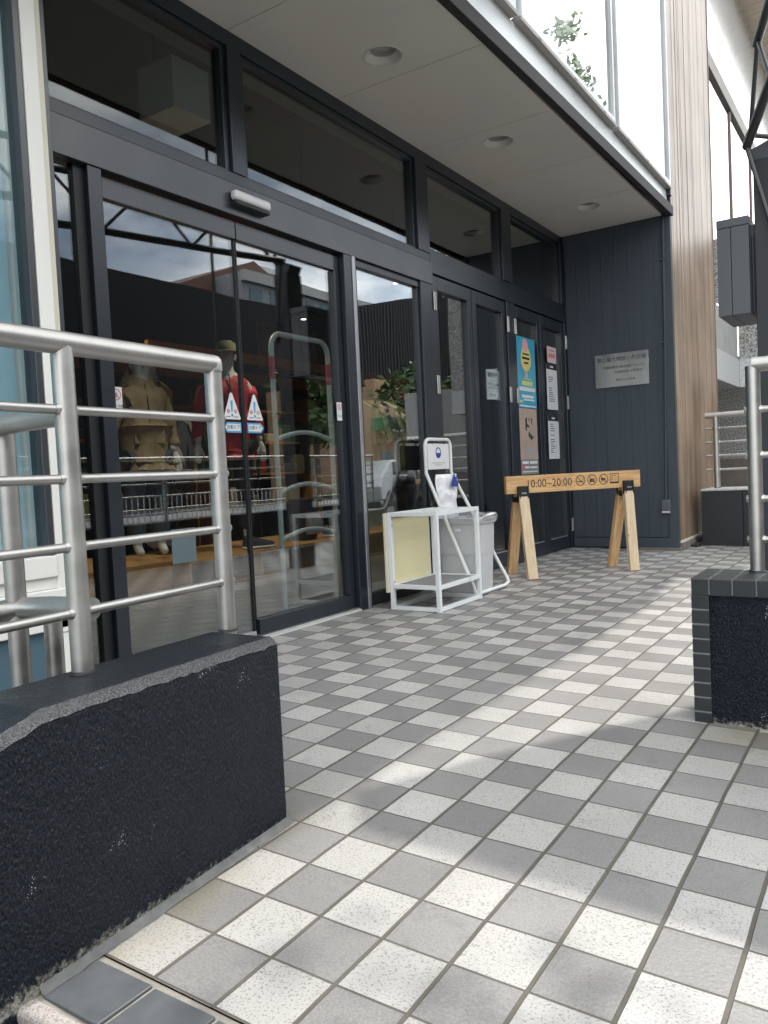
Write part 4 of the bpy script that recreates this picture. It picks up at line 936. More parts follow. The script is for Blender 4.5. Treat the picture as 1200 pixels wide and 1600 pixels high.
# poster set on the hinged doors
px = -1.6745
po = card('cyan_poster', 5.45, 5.86, 1.405, 2.035, px, mat('cyan', (.05, .34, .50), .35, noise=.25, nscale=4), 'bright cyan poster with a round yellow badge, on the third hinged door', 'poster')
o_ = Vector((px, 5.45, 1.405))
e = MB(); ring(e, o_, PY, PZ, .20, .44, .0005, .115, .0006, 20); obj('badge', e, mat('badge', (.62, .52, .16), .5, noise=.2, nscale=30), po)
e = MB(); ring(e, o_, PY, PZ, .19, .56, .0005, .06, .0008, 16); blob(e, o_, PY, PZ, [(.17, .30), (.20, .34), (.23, .30), (.23, .26), (.20, .28), (.17, .25)], .0008); obj('pink_mark', e, mat('pinkm', (.68, .30, .32), .5), po)
e = MB(); patch(e, o_, PY, PZ, .11, .28, .435, .455, .0013); patch(e, o_, PY, PZ, .13, .27, .475, .49, .0013); patch(e, o_, PY, PZ, .15, .25, .395, .412, .0013); obj('badge_lines', e, 'text', po)
e = MB()
for a4 in ((.09, .33, .20, .24), (.13, .31, .255, .265), (.02, .10, .045, .065)): patch(e, o_, PY, PZ, *a4)
obj('yellow_lines', e, mat('yl', (.55, .58, .18), .5), po)
e = MB()
for a4 in ((.03, .38, .150, .185), (.08, .34, .09, .115), (.12, .36, .065, .080), (.03, .39, .010, .022)): patch(e, o_, PY, PZ, *a4)
obj('white_lines', e, 'paper', po)
po = card('beige_poster', 5.45, 5.85, .805, 1.40, px, mat('beigep', (.42, .33, .27), .5, noise=.2, nscale=5), 'beige poster with black brush strokes, hanging below the cyan poster', 'poster')
o_ = Vector((px, 5.45, .805))
e = MB()
for p_ in ([(.13, .50), (.17, .52), (.165, .46), (.21, .44), (.21, .42), (.165, .43), (.15, .39), (.13, .40)], [(.21, .51), (.225, .515), (.22, .48), (.205, .48)], [(.25, .50), (.29, .51), (.285, .49), (.275, .46), (.26, .46), (.265, .49)], [(.19, .37), (.22, .39), (.24, .35), (.26, .37), (.28, .34), (.33, .35), (.28, .32), (.25, .31), (.22, .34), (.20, .33)]): blob(e, o_, PY, PZ, p_, .0008)
obj('brush_strokes', e, 'text', po)
e = MB(); patch(e, o_, PY, PZ, .0, .40, .0, .135, .0006); obj('grey_footer', e, mat('footer', (.20, .19, .185), .5), po)
e = MB()
for k in range(7): patch(e, o_, PY, PZ, .12+.034*k, .14+.034*k, .17+(k % 2)*.008, .235, .0008)
patch(e, o_, PY, PZ, .10, .36, .15, .158, .0008)
obj('footer_title', e, M['greytxt'], po)
e = MB()
for a4 in ((.03, .17, .095, .12), (.20, .37, .095, .12), (.09, .18, .055, .075), (.20, .37, .055, .07), (.03, .37, .02, .03)): patch(e, o_, PY, PZ, *a4, t=.0012)
obj('footer_lines', e, 'paper', po)
e = MB(); patch(e, o_, PY, PZ, .02, .08, .05, .078, .0012); obj('red_square', e, 'signred', po)
def notice(y0, y1, z0, z1, head, lab, x=px):
    o = card('door_notice', y0, y1, z0, z1, x, 'paper', lab, 'notice')
    e = MB(); oo_ = Vector((x, y0, z0)); W_, H_ = y1-y0, z1-z0
    if head: patch(e, oo_, PY, PZ, 0, W_, H_-.055, H_, .0006); 
    random.seed(int(z0*1000)); z = H_-.09
    while z > .05:
        if random.random() < .82: patch(e, oo_, PY, PZ, .05, .05+random.uniform(.3, .85)*(W_-.1), z, z+.007, .0005)
        z -= .021
    obj('printed_lines', e, 'text', o)
    if head: e = MB(); patch(e, oo_+PX*.0008, PY, PZ, W_*.35, W_*.65, H_-.036, H_-.020, .0005); obj('heading', e, 'paper', o)
notice(6.13, 6.405, 1.415, 1.855, True, 'upper white notice with a black heading, on the door by the corner')
notice(6.125, 6.40, .94, 1.36, True, 'lower white notice with a black heading, on the door by the corner')
o = card('pink_notice', 6.17, 6.40, 1.865, 2.02, px, mat('pinkp', (.62, .50, .52), .5), 'small rounded pale pink notice above the white notices', 'notice', bev=.01)
e = MB()
for a4 in ((.03, .19, .115, .125), (.04, .08, .05, .09), (.095, .135, .05, .09), (.15, .19, .05, .09)): patch(e, Vector((px, 6.17, 1.865)), PY, PZ, *a4)
obj('notice_marks', e, 'signred', o)
o = card('inside_notice', 4.90, 5.18, 1.45, 1.70, -1.7145, 'paper', 'grey notice seen behind the glass of the second hinged door', 'notice')
e = MB(); oo_ = Vector((-1.7145, 4.90, 1.45))
for a4 in ((.03, .20, .185, .225), (.03, .14, .12, .14), (.16, .24, .125, .14), (.03, .22, .09, .105), (.04, .18, .03, .05)): patch(e, oo_, PY, PZ, *a4)
obj('printed_lines', e, 'text', o)
# ------------------------------------------------------------------ store interior goods
def skinned(name, verts, edges, radii, m_, parent, sub_=2):
    me = bpy.data.meshes.new(name); off = wl(parent) if parent else Vector()
    me.from_pydata([tuple(Vector(v)-off) for v in verts], edges, []); me.update()
    o = bpy.data.objects.new(name, me); C.objects.link(o)
    if parent: o.parent = parent
    me.materials.append(M[m_] if isinstance(m_, str) else m_)
    sk = o.modifiers.new('skin', 'SKIN'); sk.use_smooth_shade = True
    for i, r_ in enumerate(radii):
        sv = me.skin_vertices[0].data[i]; sv.radius = (r_, r_) if not isinstance(r_, tuple) else r_
    me.skin_vertices[0].data[0].use_root = True
    ss_ = o.modifiers.new('sub', 'SUBSURF'); ss_.levels = sub_; ss_.render_levels = sub_
    return o
def mannequin(loc, yaw_, label, top, topcol, leg, cap=False, armL=.20, armR=.16, k_=1.0, hood=False):
    t_ = thing('mannequin', label, 'mannequin', loc)
    cz = Matrix.Rotation(yaw_, 3, 'Z'); L0 = Vector(loc)
    W = lambda p: tuple(L0+cz @ (Vector(p)*k_))
    # body: root pelvis
    vb = [(0, 0, .95), (0, 0, 1.12), (0, .01, 1.32), (0, 0, 1.50), (0, -.01, 1.60), (0, -.02, 1.70), (0, -.02, 1.80),
          (.18, 0, 1.46), (armR+.06, .02, 1.18), (armR+.10, -.06, .94), (-.18, 0, 1.46), (-armL-.06, .02, 1.18), (-armL-.10, -.06, .94),
          (.10, 0, .88), (.10, .01, .50), (.11, .02, .10), (.11, -.08, .04), (-.10, 0, .88), (-.10, .01, .50), (-.11, .02, .10), (-.11, -.08, .04)]
    eb = [(0, 1), (1, 2), (2, 3), (3, 4), (4, 5), (5, 6), (3, 7), (7, 8), (8, 9), (3, 10), (10, 11), (11, 12), (0, 13), (13, 14), (14, 15), (15, 16), (0, 17), (17, 18), (18, 19), (19, 20)]
    rb_ = [.12, .11, .13, .09, .05, .085, .07, .055, .042, .03, .055, .042, .03, .085, .055, .038, .035, .085, .055, .038, .035]
    skinned('body', [W(p) for p in vb], eb, rb_, 'mann', t_)
    # hands
    for sx_, a_ in ((1, armR), (-1, armL)):
        hb = W((sx_*(a_+.10), -.06, .94)); b_ = MB()
        b_.tube([W((sx_*(a_+.10), -.06, .94)), W((sx_*(a_+.11), -.075, .88)), W((sx_*(a_+.11), -.085, .84))], [.022, .034, .030], 10)
        for k in range(4): b_.tube([W((sx_*(a_+.09+.012*k), -.07-.012*k, .85)), W((sx_*(a_+.09+.012*k), -.08-.012*k, .80)), W((sx_*(a_+.088+.012*k), -.09-.011*k, .765+.008*abs(k-1.5)))], [.0095, .009, .007], 7)
        b_.tube([W((sx_*(a_+.085), -.085, .90)), W((sx_*(a_+.065), -.10, .86)), W((sx_*(a_+.06), -.105, .83))], [.011, .010, .008], 7)
        obj('hand', b_, 'mann', t_, smooth=True)
    # jacket
    vj = [(0, 0, .98), (0, 0, 1.15), (0, .01, 1.34), (0, 0, 1.49), (0, -.005, 1.56), (.19, 0, 1.44), (armR+.07, .02, 1.18), (armR+.105, -.05, .97), (-.19, 0, 1.44), (-armL-.07, .02, 1.18), (-armL-.105, -.05, .97), (0, 0, .86)]
    ej = [(0, 1), (1, 2), (2, 3), (3, 4), (3, 5), (5, 6), (6, 7), (3, 8), (8, 9), (9, 10), (0, 11)]
    rj = [.175, .165, .17, .12, .09, .082, .07, .055, .082, .07, .055, .17]
    j = skinned(top, [W(p) for p in vj], ej, rj, topcol, t_)
    tx = bpy.data.textures.new('folds', 'CLOUDS'); tx.noise_scale = .09
    dm = j.modifiers.new('folds', 'DISPLACE'); dm.texture = tx; dm.strength = .045; dm.texture_coords = 'LOCAL'
    if hood:
        h_ = MB(); rs_ = []
        for k in range(7):
            z_h = 1.50+.035*k; r_h = (.150, .165, .165, .150, .125, .10, .085)[k]
            rs_.append([W((r_h*math.cos(a), .05+r_h*.75*math.sin(a)-(.04 if math.sin(a) < -.5 else 0), z_h-(.06 if math.sin(a) < -.3 else 0)+.02*math.sin(5*a+k))) for a in [2*math.pi*j_/20 for j_ in range(20)]])
        obj('hood', loft(h_, rs_, False, False), topcol, j, smooth=True, auto=80)
    pk = MB()
    for sx_ in (-1, 1):
        pk.add([W((sx_*.045, -.185, 1.02)), W((sx_*.135, -.165, 1.02)), W((sx_*.135, -.155, 1.16)), W((sx_*.045, -.180, 1.16)), W((sx_*.045, -.150, 1.02)), W((sx_*.135, -.130, 1.02)), W((sx_*.135, -.125, 1.16)), W((sx_*.045, -.145, 1.16))], [(0, 1, 2, 3), (4, 7, 6, 5), (0, 4, 5, 1), (1, 5, 6, 2), (2, 6, 7, 3), (3, 7, 4, 0)])
        obj('pocket', pk, topcol, j); pk = MB()
    z_ = MB(); z_.tube([W((0, -.150, .85)), W((0, -.172, 1.1)), W((0, -.17, 1.35)), W((0, -.10, 1.55))], .006, 6); obj('zip', z_, 'charcoal', j)
    vt = [(0, 0, .93), (.10, 0, .86), (.105, .01, .50), (.11, .02, .14), (-.10, 0, .86), (-.105, .01, .50), (-.11, .02, .14)]
    skinned('trousers', [W(p) for p in vt], [(0, 1), (1, 2), (2, 3), (0, 4), (4, 5), (5, 6)], [.14, .11, .085, .075, .11, .085, .075], leg, t_)
    # face: nose, brow, ears
    f_ = MB(); f_.tube([W((0, -.098, 1.745)), W((0, -.122, 1.705)), W((0, -.10, 1.69))], [.008, .013, .006], 8)
    for sx_ in (1, -1): f_.tube([W((sx_*.078, -.01, 1.74)), W((sx_*.088, 0, 1.72)), W((sx_*.078, -.005, 1.69))], [.008, .012, .007], 7)
    f_.tube([W((-.022, -.098, 1.665)), W((0, -.103, 1.667)), W((.022, -.098, 1.665))], .006, 6)
    obj('face_features', f_, 'mann', t_, smooth=True)
    if cap:
        c_ = MB(); prof = [(.100, 0), (.102, .03), (.09, .075), (.055, .10), (0, .108)]
        c_.lathe(W((0, -.015, 1.755)), prof, 24)
        hat = obj('cap', c_, 'khaki', t_, smooth=True)
        v_ = MB(); pts_ = []
        cc = Vector(W((0, -.015, 1.765)))
        for k in range(13):
            a = R(200+140*k/12); pts_.append(cc+cz @ Vector((.098*math.cos(a), .098*math.sin(a), 0))); 
        out = []
        for k in range(13):
            a = R(200+140*k/12); e_ = .055+.045*math.sin(R(180*k/12)); out.append(cc+cz @ Vector(((.098+e_*.5)*math.cos(a), (.098+e_)*math.sin(a), -.02)))
        v_.add(pts_+out+[p-PZ*.006 for p in pts_+out], [(k, k+1, 14+k, 13+k) for k in range(12)]+[(26+k, 39+k, 40+k, 27+k) for k in range(12)]+[(13+k, 14+k, 40+k, 39+k) for k in range(12)])
        obj('peak', v_, 'khaki', hat, smooth=True)
    return t_
mannequin((-3.95, 3.20, .285), R(70), 'mannequin in a tan hooded jacket behind the left door', 'jacket', 'beige', 'denim', armL=.22, k_=.90, hood=True)
mannequin((-3.92, 4.15, .275), R(55), 'mannequin in a red jacket and khaki cap behind the sliding doors', 'jacket', 'jred', 'charcoal', cap=True)
mannequin((-4.5, 3.75, .275), R(100), 'mannequin in a yellow ochre coat behind the tan one', 'coat', mat('ochre', (.42, .26, .06), .8, noise=.2, nscale=10), 'charcoal')
# display bench
t_ = thing('display_bench', 'long low plywood bench with cubby holes inside the shop', 'bench', (-3.6, 4.5, .04))
def bench(x0, x1, y0, y1, z1, n):
    b = MB(); b.box(x0, x1, y0, y1, z1-.022, z1); b.box(x0, x1, y0, y1, .04, .06)
    for k in range(n+1):
        yy_ = y0+(y1-y0-.022)*k/n; b.box(x0, x1-.001, yy_, yy_+.022, .061, z1-.0225)
    b.box(x0, x0+.02, y0+.0225, y1-.0225, .061, z1-.0225); return b
obj('long_unit', bench(-4.5, -3.42, 3.12, 8.4, .27, 13), 'plywood', t_, bevel=.002)
obj('front_unit', MB().box(-5.2, -3.60, 2.2, 3.10, .04, .28), 'plywood', t_, bevel=.002)
# goods on the bench
def shoe(loc, ang, label, mcol):
    t_ = thing('trainer_shoe', label, 'shoe', loc, 'shoes on the display bench'); cz = Matrix.Rotation(ang, 3, 'Z'); L0 = Vector(loc); W = lambda p: L0+cz @ Vector(p)
    rings = []
    for x_, w_, h_, z_ in ((-.15, .02, .05, .03), (-.13, .036, .095, .03), (-.06, .036, .085, .03), (0, .040, .065, .03), (.07, .046, .045, .03), (.13, .036, .028, .032), (.155, .01, .012, .035)):
        rings.append([tuple(W((x_, w_*math.cos(a), z_+max(0, h_*math.sin(a))))) for a in [math.pi*2*k/14 for k in range(14)]])
    obj('upper', loft(MB(), rings, True, True), mcol, t_, smooth=True)
    rings = [[tuple(W((x_, w_*math.cos(a), .016+.016*math.sin(a)))) for a in [math.pi*2*k/12 for k in range(12)]] for x_, w_ in ((-.16, .02), (-.14, .042), (0, .044), (.08, .052), (.14, .042), (.165, .012))]
    obj('sole', loft(MB(), rings, True, True), 'white', t_, smooth=True)
shoe((-3.6, 5.25, .27), R(60), 'grey and red running shoe on the plywood bench', mat('shoeg', (.22, .20, .20), .7, noise=.5, nscale=20))
shoe((-3.62, 5.62, .27), R(80), 'pale walking shoe next to the red and grey shoe', 'paper')
shoe((-3.6, 4.1, .27), R(70), 'dark walking shoe on the bench near the red mannequin', 'charcoal')
t_ = thing('backpack', 'dark backpack with grey pockets standing on the bench', 'backpack', (-3.75, 4.92, .27))
loft_ = loft(MB(), [rr(-3.75, 4.92, .10-.02*(k == 0), .14-.02*(k == 0)-.03*(k == 4), .05, .27+.1*k) for k in range(5)], True, True)
obj('main_sack', loft_, 'charcoal', t_, smooth=True)
obj('front_pocket', loft(MB(), [rr(-3.63, 4.92, .04, .09, .03, .33), rr(-3.62, 4.92, .05, .10, .03, .42), rr(-3.64, 4.92, .03, .09, .03, .52)], True, True), mat('lilac', (.38, .36, .42), .7, noise=.2), t_, smooth=True)
o = tag(obj('picture_card', MB().box(-3.75, -3.735, 5.95, 6.35, .30, .72), mat('bluepic', (.30, .40, .44), .6, noise=.5, nscale=6)), 'pale blue landscape picture card leaning on the bench', 'picture')
t_ = thing('wall_picture', 'framed landscape photograph high on the wall of the shop', 'picture', (-6.9, 8.7, 2.6))
obj('frame', MB().box(-6.98, -6.94, 7.9, 9.4, 2.50, 3.30), 'black', t_)
obj('print', MB().box(-6.9395, -6.935, 7.94, 9.36, 2.54, 3.26), mat('landsc', (.50, .42, .32), .6, noise=.6, nscale=2, col2=(.16, .10, .05)), t_)
# security gate
def gate(yc, xg, label):
    t_ = thing('security_gate', label, 'security gate', (xg, yc, .04), 'anti theft gates behind the doors')
    y0, y1 = yc-.29, yc+.29; z1 = 1.80; r_ = .017
    path = [(xg, y0, .04), (xg, y0, z1-.10)]+[tuple(p) for p in arc((xg, y0+.09, z1-.10), (0, -1, 0), (0, 0, 1), .09, 0, 90)][1:]+[tuple(p) for p in arc((xg, y1-.09, z1-.10), (0, 0, 1), (0, 1, 0), .09, 0, 90)]+[(xg, y1, .04)]
    M.setdefault('gatew', mat('gatew', (.74, .76, .72), .4))
    obj('loop', MB().tube(path, r_, 14), 'gatew', t_, smooth=True)
    for yy_ in (y0, y1): obj('red_band', MB().tube([(xg, yy_, 1.50), (xg, yy_, 1.64)], r_+.002, 16), 'signred', t_, smooth=True)
    for z in (1.12, .78, .48):
        pts_ = [(xg, y0+(y1-y0)*k/8, z+.05*math.sin(math.pi*k/8)) for k in range(9)]
        obj('cross_bar', MB().tube(pts_, .015, 10), 'gatew', t_, smooth=True)
    obj('foot_panel', MB().box(xg-.006, xg+.006, y0+.03, y1-.03, .10, .42), M['film'], t_, bevel=.002)
gate(3.03, -2.15, 'pale green anti theft gate loop with red bands behind the right door')
# clothes rails
def rack(x_, y0, y1, label, cols):
    t_ = thing('clothes_rail', label, 'clothes rail', (x_, (y0+y1)/2, .04), 'clothes rails in the shop')
    b = MB(); b.tube([(x_, y0, 1.62), (x_, y1, 1.62)], .013, 8); obj('bar', b, 'black', t_)
    for yy_ in (y0, y1): obj('leg', MB().tube([(x_, yy_, .04), (x_, yy_, 1.62)], .014, 8), 'black', t_)
    n_ = int((y1-y0)/.11)
    for k in range(n_):
        yy_ = y0+.06+k*.11+random.uniform(-.02, .02)
        g_ = tag(obj('hanging_shirt', MB().add(*shirt(x_, yy_)), cols[k % len(cols)], origin=(x_, yy_, 1.0), smooth=True), '%s shirt, %s from the left on the %s clothes rail' % (names[id(cols[k % len(cols)])], ORD[k], label.split(' ')[0]), 'shirt', 'garments on the %s' % label.split(' ')[0])
def shirt(x_, y_):
    L_ = random.uniform(.55, .75); pts_ = [(-.05, 1.56), (.05, 1.56), (.20, 1.48), (.27, 1.18), (.20, 1.14), (.17, 1.32), (.18, 1.56-L_), (-.18, 1.56-L_), (-.17, 1.32), (-.20, 1.14), (-.27, 1.18), (-.20, 1.48)]
    vs = []; n_ = len(pts_)
    for sgn in (-1, 1):
        for i, (u, z) in enumerate(pts_):
            tap = .5 if i in (0, 1, 3, 4, 9, 10) else 1
            vs.append((x_+u, y_+sgn*.02*tap+.02*math.sin(u*14+z*9), z))
    return vs, [tuple(range(n_-1, -1, -1)), tuple(range(n_, 2*n_))]+[(i, (i+1) % n_, n_+(i+1) % n_, n_+i) for i in range(n_)]
g1 = mat('olive_cloth', (.30, .34, .10), .8, noise=.2); g2 = mat('cream_cloth', (.58, .52, .38), .8, noise=.15); g3 = mat('grey_cloth', (.10, .11, .13), .8, noise=.2); g4 = mat('green_cloth', (.10, .22, .12), .8, noise=.2)
ORD = 'first second third fourth fifth sixth seventh eighth ninth tenth eleventh twelfth thirteenth fourteenth'.split()
names = {id(g1): 'olive', id(g2): 'cream', id(g3): 'dark grey', id(g4): 'green'}
random.seed(9)
rack(-3.0, 4.75, 5.5, 'near rail seen through the fixed pane', [g2, g1, g2, g3])
rack(-4.6, 6.2, 7.6, 'far rail seen through the fixed pane', [g3, g4, g2, g1])
o = tag(obj('sale_card', MB().box(-3.02, -3.01, 5.62, 5.80, 1.60, 1.82), 'red'), 'small red sale card hanging above the clothes rail', 'sign')
text('lettering', '30%', .10, 'paper', o, (-3.008, 5.71, 1.70), PY, PZ)
def wall_shelf(y0, y1, label, cols):
    t_ = thing('wall_shelf', label, 'shelf', (-6.8, (y0+y1)/2, .04), 'stocked shelves on the back wall'); b = MB()
    for z in (.5, .95, 1.4, 1.85): b.box(-6.98, -6.55, y0, y1, z, z+.03)
    for yy_ in (y0, y1-.03): b.box(-6.98, -6.551, yy_, yy_+.03, .04, 2.1)
    obj('boards', b, 'plywood', t_)
    for z in (.53, .98, 1.43):
        yy_ = y0+.08
        while yy_ < y1-.3:
            h_ = random.uniform(.12, .30); obj('folded_stack', MB().box(-6.95, -6.60, yy_, yy_+.24, z+.001, z+h_), random.choice(cols), t_, bevel=.02, seg=3); yy_ += random.uniform(.27, .36)
wall_shelf(4.4, 6.2, 'stocked wall shelf at the left end of the back wall', [g1, g2, g3, 'beige', 'denim'])
wall_shelf(6.4, 8.6, 'stocked wall shelf under the framed picture', [g2, g3, g4, 'jred', 'khaki'])
wall_shelf(8.8, 11.4, 'stocked wall shelf at the far end of the back wall', [g1, g3, g4, 'paper', 'denim'])
rack(-5.2, 4.6, 5.9, 'deep rail between the mannequins', [g3, g2, g4, g1])
# ceiling lamps inside the shop
M['lamp'] = mat('lamp', (1, .93, .8), .5, emit=9)
for k, (lx, ly) in enumerate(((-2.9, 2.6), (-3.3, 4.6), (-3.6, 6.6), (-5.2, 3.6), (-5.6, 7.4))):
    t_ = thing('shop_spotlight', ['spotlight above the tan mannequin', 'spotlight above the plywood bench', 'spotlight above the clothes rails', 'spotlight deep in the shop on the left', 'spotlight near the framed picture'][k], 'spotlight', (lx, ly, 3.2), 'spotlights on the shop ceiling')
    obj('lamp_body', MB().lathe((lx, ly, 3.02), [(.045, 0), (.045, .10), (.02, .12), (.008, .13), (.008, .84)], 14), 'black', t_, smooth=True)
    obj('lamp_face', MB().lathe((lx, ly, 3.019), [(0, 0), (.035, 0)], 14), 'lamp', t_)
    l_ = bpy.data.lights.new('spot', 'SPOT'); l_.energy = 75; l_.spot_size = R(95); l_.spot_blend = .7; l_.color = (1, .86, .68); l_.shadow_soft_size = .05
    lo = bpy.data.objects.new('spot_lamp', l_); C.objects.link(lo); lo.location = (0, 0, -.20); lo.parent = t_
# pale box seen in the first transom pane
t_ = thing('ceiling_unit', 'beige ceiling unit seen through the first transom pane', 'ceiling unit', (-2.2, 2.2, 3.1))
obj('casing', MB().box(-2.60, -2.30, 2.19, 2.48, 3.03, 3.33), mat('acbeige', (.80, .76, .62), .5), t_, bevel=.008)
# ------------------------------------------------------------------ street and surroundings (seen in the glass), plus added shade casters
struct(obj('street', MB().quad((4.2, -60, -.296), (13.5, -60, -.296), (13.5, 120, -.296), (4.2, 120, -.296)), mat('road', (.06, .06, .062), .85, noise=.2, nscale=20), origin=(8, 0, -.3)))
b = MB(); b.box(2.6, 4.2, -60, 120, -.3, -.15); b.box(13.5, 17, -60, 120, -.3, -.15)
struct(obj('pavement', b, 'concrete', origin=(3, 0, -.3)))
b = MB()
for k in range(40): b.box(8.8, 8.95, -40+k*4, -38+k*4, -.2955, -.2915)
struct(obj('road_marking', b, 'white', origin=(9, 0, -.3)))
t_ = thing('street_fence', 'white picket guard fence along the far pavement', 'fence', (13.6, 20, -.15))
b = MB()
for z in (.05, .55): b.box(13.62, 13.66, -10, 60, z, z+.04)
for k in range(350): b.box(13.63, 13.65, -10+k*.2, -9.97+k*.2, -.15, .60)
obj('panel', b, 'silver', t_)
def building(name, label, x0, x1, y0, y1, z1, m_, wins=None, roof=None, cat='building'):
    t_ = thing(name, label, cat, ((x0+x1)/2, (y0+y1)/2, -.15))
    obj('wall', MB().box(x0, x1, y0, y1, -.15, z1), m_, t_)
    if wins:
        ny, nz, zz0, dz = wins; b = MB()
        for i in range(ny):
            for j_ in range(nz):
                ya_ = y0+(y1-y0)*(i+.2)/ny; b_ = MB().box(x0-.04, x0-.01, ya_, ya_+(y1-y0)*.6/ny, zz0+j_*dz, zz0+j_*dz+dz*.55); obj('window', b_, 'glassdk' if False else 'teal', t_)
    if roof == 'gable':
        ym = (y0+y1)/2; b = MB().add([(x0-.3, y0-.3, z1+.01), (x0-.3, y1+.3, z1+.01), (x0-.3, ym, z1+3.0), (x1, y0-.3, z1+.01), (x1, y1+.3, z1+.01), (x1, ym, z1+3.0)], [(0, 1, 2), (3, 5, 4), (0, 2, 5, 3), (1, 4, 5, 2), (0, 3, 4, 1)])
        obj('roof', b, mat('rooftile', (.14, .075, .06), .7, noise=.2), t_)
    elif roof: obj('roof', MB().box(x0-.15, x1+.15, y0-.15, y1+.15, z1+.001, z1+.35), roof, t_)
    return t_
M['bandgrey'] = mat('bandgrey', (.24, .25, .27), .7, noise=.1)
M['blackrib'] = mat('blackrib', (.006, .007, .009), .9)
building('dark_hall', 'long black hall across the street', 27, 32, -30, 41.5, 11.4, M['blackrib'], None, None)
building('gabled_house', 'grey house with a brown gabled roof rising behind the black hall', 36, 46, 36.5, 51, 14.3, 'bandgrey', None, 'gable')
gb = building('banded_office', 'grey office block with long pale bands across the street', 33, 44, 39.5, 62, 15.3, 'bandgrey', None, None)
obj('pale_band', MB().box(32.7, 33, 39.4, 62.2, 12.7, 13.05), 'concrete', gb)
obj('pale_band', MB().box(32.6, 33, 39.4, 62.2, 14.6, 15.35), 'concrete', gb)
for k in range(11): obj('window', MB().box(32.93, 32.99, 40.2+k*2.0, 41.4+k*2.0, 13.2, 14.3), 'teal', gb)
obj('rooftop_unit', MB().box(36, 38, 44.2, 49, 15.31, 17.2), 'paper', gb)
for k in range(4): obj('unit_vent', MB().box(35.95, 35.99, 44.7+k*1.1, 45.3+k*1.1, 16.0, 16.8), 'teal', gb)
t_ = thing('dark_annex', 'black ribbed annex with a rising roofline across the street', 'building', (29, 52, -.15))
obj('wall', MB().add([(27, 42, -.15), (27, 64, -.15), (27, 64, 17.2), (27, 42, 12.1), (33, 42, -.15), (33, 64, -.15), (33, 64, 17.2), (33, 42, 12.1)], [(0, 1, 2, 3), (4, 7, 6, 5), (0, 4, 5, 1), (1, 5, 6, 2), (2, 6, 7, 3), (3, 7, 4, 0)]), M['blackrib'], t_)
b = MB()
for k in range(54): b.box(26.94, 26.999, 42.2+k*.4, 42.3+k*.4, -.1, 12.0+(k*.4)*.232)
M['ribs'] = mat('ribs', (.02, .023, .028), .8)
obj('cladding_ribs', b, M['ribs'], t_)
pc = building('peach_house', 'peach coloured shop with a green awning across the street', 18.5, 26, 33.4, 41, 5.9, mat('peach', (.40, .25, .15), .7), (4, 1, 1.0, 2.0), None, 'shop')
M['green'] = mat('green', (.02, .20, .10), .5)
obj('awning', MB().box(17.2, 18.49, 33.0, 41.2, 3.2, 3.8), M['green'], pc)
obj('awning_edge', MB().box(17.18, 17.199, 33.0, 41.2, 3.08, 3.199), 'white', pc)
def tree(loc, h_, r_, label, leafm, n_=1500, group=None, seed=1, sz=.22, name='street_tree'):
    random.seed(seed); t_ = thing(name, label, 'tree', loc, group); L0 = Vector(loc)
    vs = [L0, L0+Vector((.05, 0, h_*.35)), L0+Vector((0, .1, h_*.55))]; ed = [(0, 1), (1, 2)]; rs = [.14, .10, .08]; tips = []
    for k in range(7):
        a = 2*math.pi*k/7+random.random(); e = L0+Vector((math.cos(a)*r_*.5, math.sin(a)*r_*.5, h_*random.uniform(.62, .85))); f_ = L0+Vector((math.cos(a)*r_*.85, math.sin(a)*r_*.85, h_*random.uniform(.7, .97)))
        vs += [e, f_]; i = len(vs)-2; ed += [(1+(k % 2), i), (i, i+1)]; rs += [.045, .02]; tips += [e, f_]
    skinned('trunk', vs, ed, rs, 'bark', t_, 1)
    b = MB(); cl = []
    for k in range(46):
        while True:
            p = Vector((random.uniform(-1, 1), random.uniform(-1, 1), random.uniform(-1, 1)))
            if .35 < p.length < 1: break
        cl.append(L0+Vector((p.x*r_, p.y*r_, h_*.70+p.z*h_*.30)))
    for k in range(n_):
        c_ = random.choice(cl)+Vector((random.gauss(0, .30), random.gauss(0, .30), random.gauss(0, .24)))*r_*.5
        u = Vector((random.gauss(0, 1), random.gauss(0, 1), random.gauss(0, .6))).normalized()*sz; v = u.cross(Vector((random.gauss(0, 1), random.gauss(0, 1), random.gauss(0, 1)))).normalized()*sz*.45
        b.add([c_-u, c_-u*.2+v, c_+u, c_-u*.2-v], [(0, 1, 2, 3)])
    obj('crown', b, leafm, t_)
tree((15.2, 24.2, -.15), 6.2, 1.6, 'leafy street tree to the left of the peach shop', 'leaf2', 2600, 'trees along the far pavement', 1)
tree((15.2, 32.6, -.15), 6.4, 1.9, 'dark street tree at the end of the green awning', 'leaf2', 2600, 'trees along the far pavement', 2)
tree((16.0, 60, -.15), 13, 3.6, 'tall pale street tree far down the pavement', 'leaf', 2800, 'trees along the far pavement', 3, .3)
tree((4.7, 17.5, -.15), 11.8, 1.3, 'slim tall tree whose top shows in the upper windows', M['leafglare'], 6500, None, 5, .11)
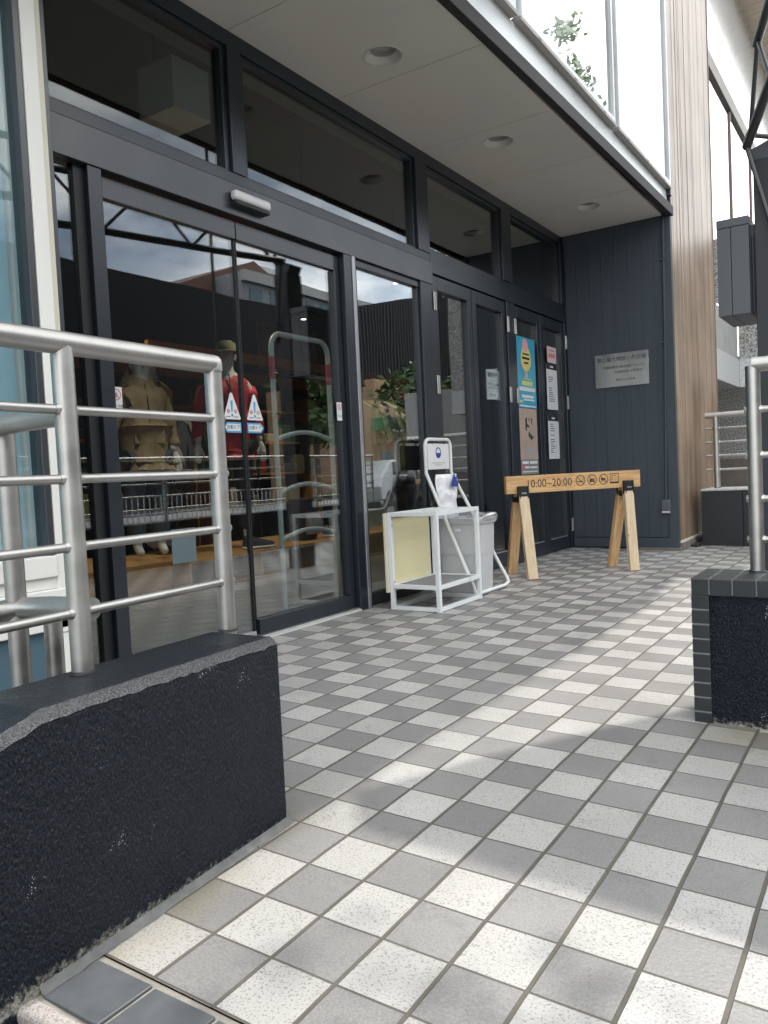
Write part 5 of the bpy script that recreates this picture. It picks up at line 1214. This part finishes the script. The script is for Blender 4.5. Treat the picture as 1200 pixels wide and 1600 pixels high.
def lean_tree():  # tree added out of view to dapple the foreground paving
    random.seed(21); t_ = thing('dapple_tree', 'added unseen tree whose sparse crown dapples the entrance paving', 'tree', (3.2, .6, -.15))
    vs = [(3.2, .6, -.15), (3.15, .8, 2.8), (2.8, 1.7, 4.9), (2.0, 3.2, 6.1), (1.2, 4.1, 6.7), (.5, 4.0, 6.9), (2.2, 4.0, 6.4), (1.5, 3.4, 7.0), (1.2, 5.0, 6.8)]
    skinned('trunk', vs, [(0, 1), (1, 2), (2, 3), (3, 4), (4, 5), (3, 6), (6, 7), (4, 8)], [.13, .11, .08, .05, .03, .015, .03, .015, .015], 'bark', t_, 1)
    b = MB(); cs = [(.5, 3.7, 6.6), (1.1, 4.1, 6.9), (1.5, 3.3, 7.0), (1.1, 4.7, 6.8), (.9, 3.2, 6.5), (1.7, 4.2, 6.5), (.3, 4.3, 6.7)]
    for k in range(900):
        c_ = Vector(random.choice(cs))+Vector((random.gauss(0, .28), random.gauss(0, .32), random.gauss(0, .18)))
        u = Vector((random.gauss(0, 1), random.gauss(0, 1), random.gauss(0, .5))).normalized()*.07; v = u.cross(Vector((random.gauss(0, .4), random.gauss(0, .4), 1))).normalized()*.033
        b.add([c_-u, c_-u*.2+v, c_+u, c_-u*.2-v], [(0, 1, 2, 3)])
    obj('crown', b, 'leaf', t_)
lean_tree()
t_ = thing('shade_panel', 'added unseen dark panel on a thin mast, shading the entrance paving', 'canopy', (1.0, 4.6, 2.86))  # added overhead panel, outlined to cast the wedge of shade on the floor
obj('panel', MB().prism([(.26, 5.03), (-.42, 3.80), (-.30, 3.66), (.95, 3.62), (1.5, 3.9), (1.5, 5.1)], 4.48, 4.52), M['slate'], t_)
obj('mast', MB().tube([(1.48, 5.05, -.3), (1.48, 5.05, 4.479)], .018, 12), M['truss'], t_, smooth=True)
# parked car across the street
t_ = thing('parked_van', 'white compact van parked on the far side of the street', 'van', (11.8, 24.2, -.296))
def vanbody():
    prof = [(-1.7, .0), (-1.75, .5), (-1.6, .85), (-1.0, 1.45), (1.45, 1.5), (1.7, .85), (1.72, .1), (1.6, .0)]
    return prof
b = MB(); pr_ = vanbody(); n_ = len(pr_)
for sx_, k in ((-.72, 1), (.72, 1)): b.v += [(11.8+sx_, 24.2+u, -.05+v) for u, v in pr_]
b.f += [tuple(range(n_)), tuple(range(2*n_-1, n_-1, -1))]+[(i, n_+i, n_+(i+1) % n_, (i+1) % n_) for i in range(n_)]
obj('body', b, 'silver', t_, bevel=.06)
b = MB()
for sx_ in (-.731, .721): b.box(11.8+sx_, 11.8+sx_+.01, 23.3, 25.6, .85, 1.32)
obj('side_windows', b, 'black', t_)
for yy_ in (23.1, 25.3):
    for sx_ in (-.72, .56): obj('wheel', MB().lathe((11.8+sx_, yy_, -.0), [(0, 0), (.30, 0), (.30, .16), (0, .16)], 20, axis=0), 'black', t_)
S.cycles.max_bounces = 8; S.cycles.transparent_max_bounces = 16; S.cycles.caustics_reflective = False; S.cycles.caustics_refractive = False
S.cycles.sample_clamp_indirect = 6
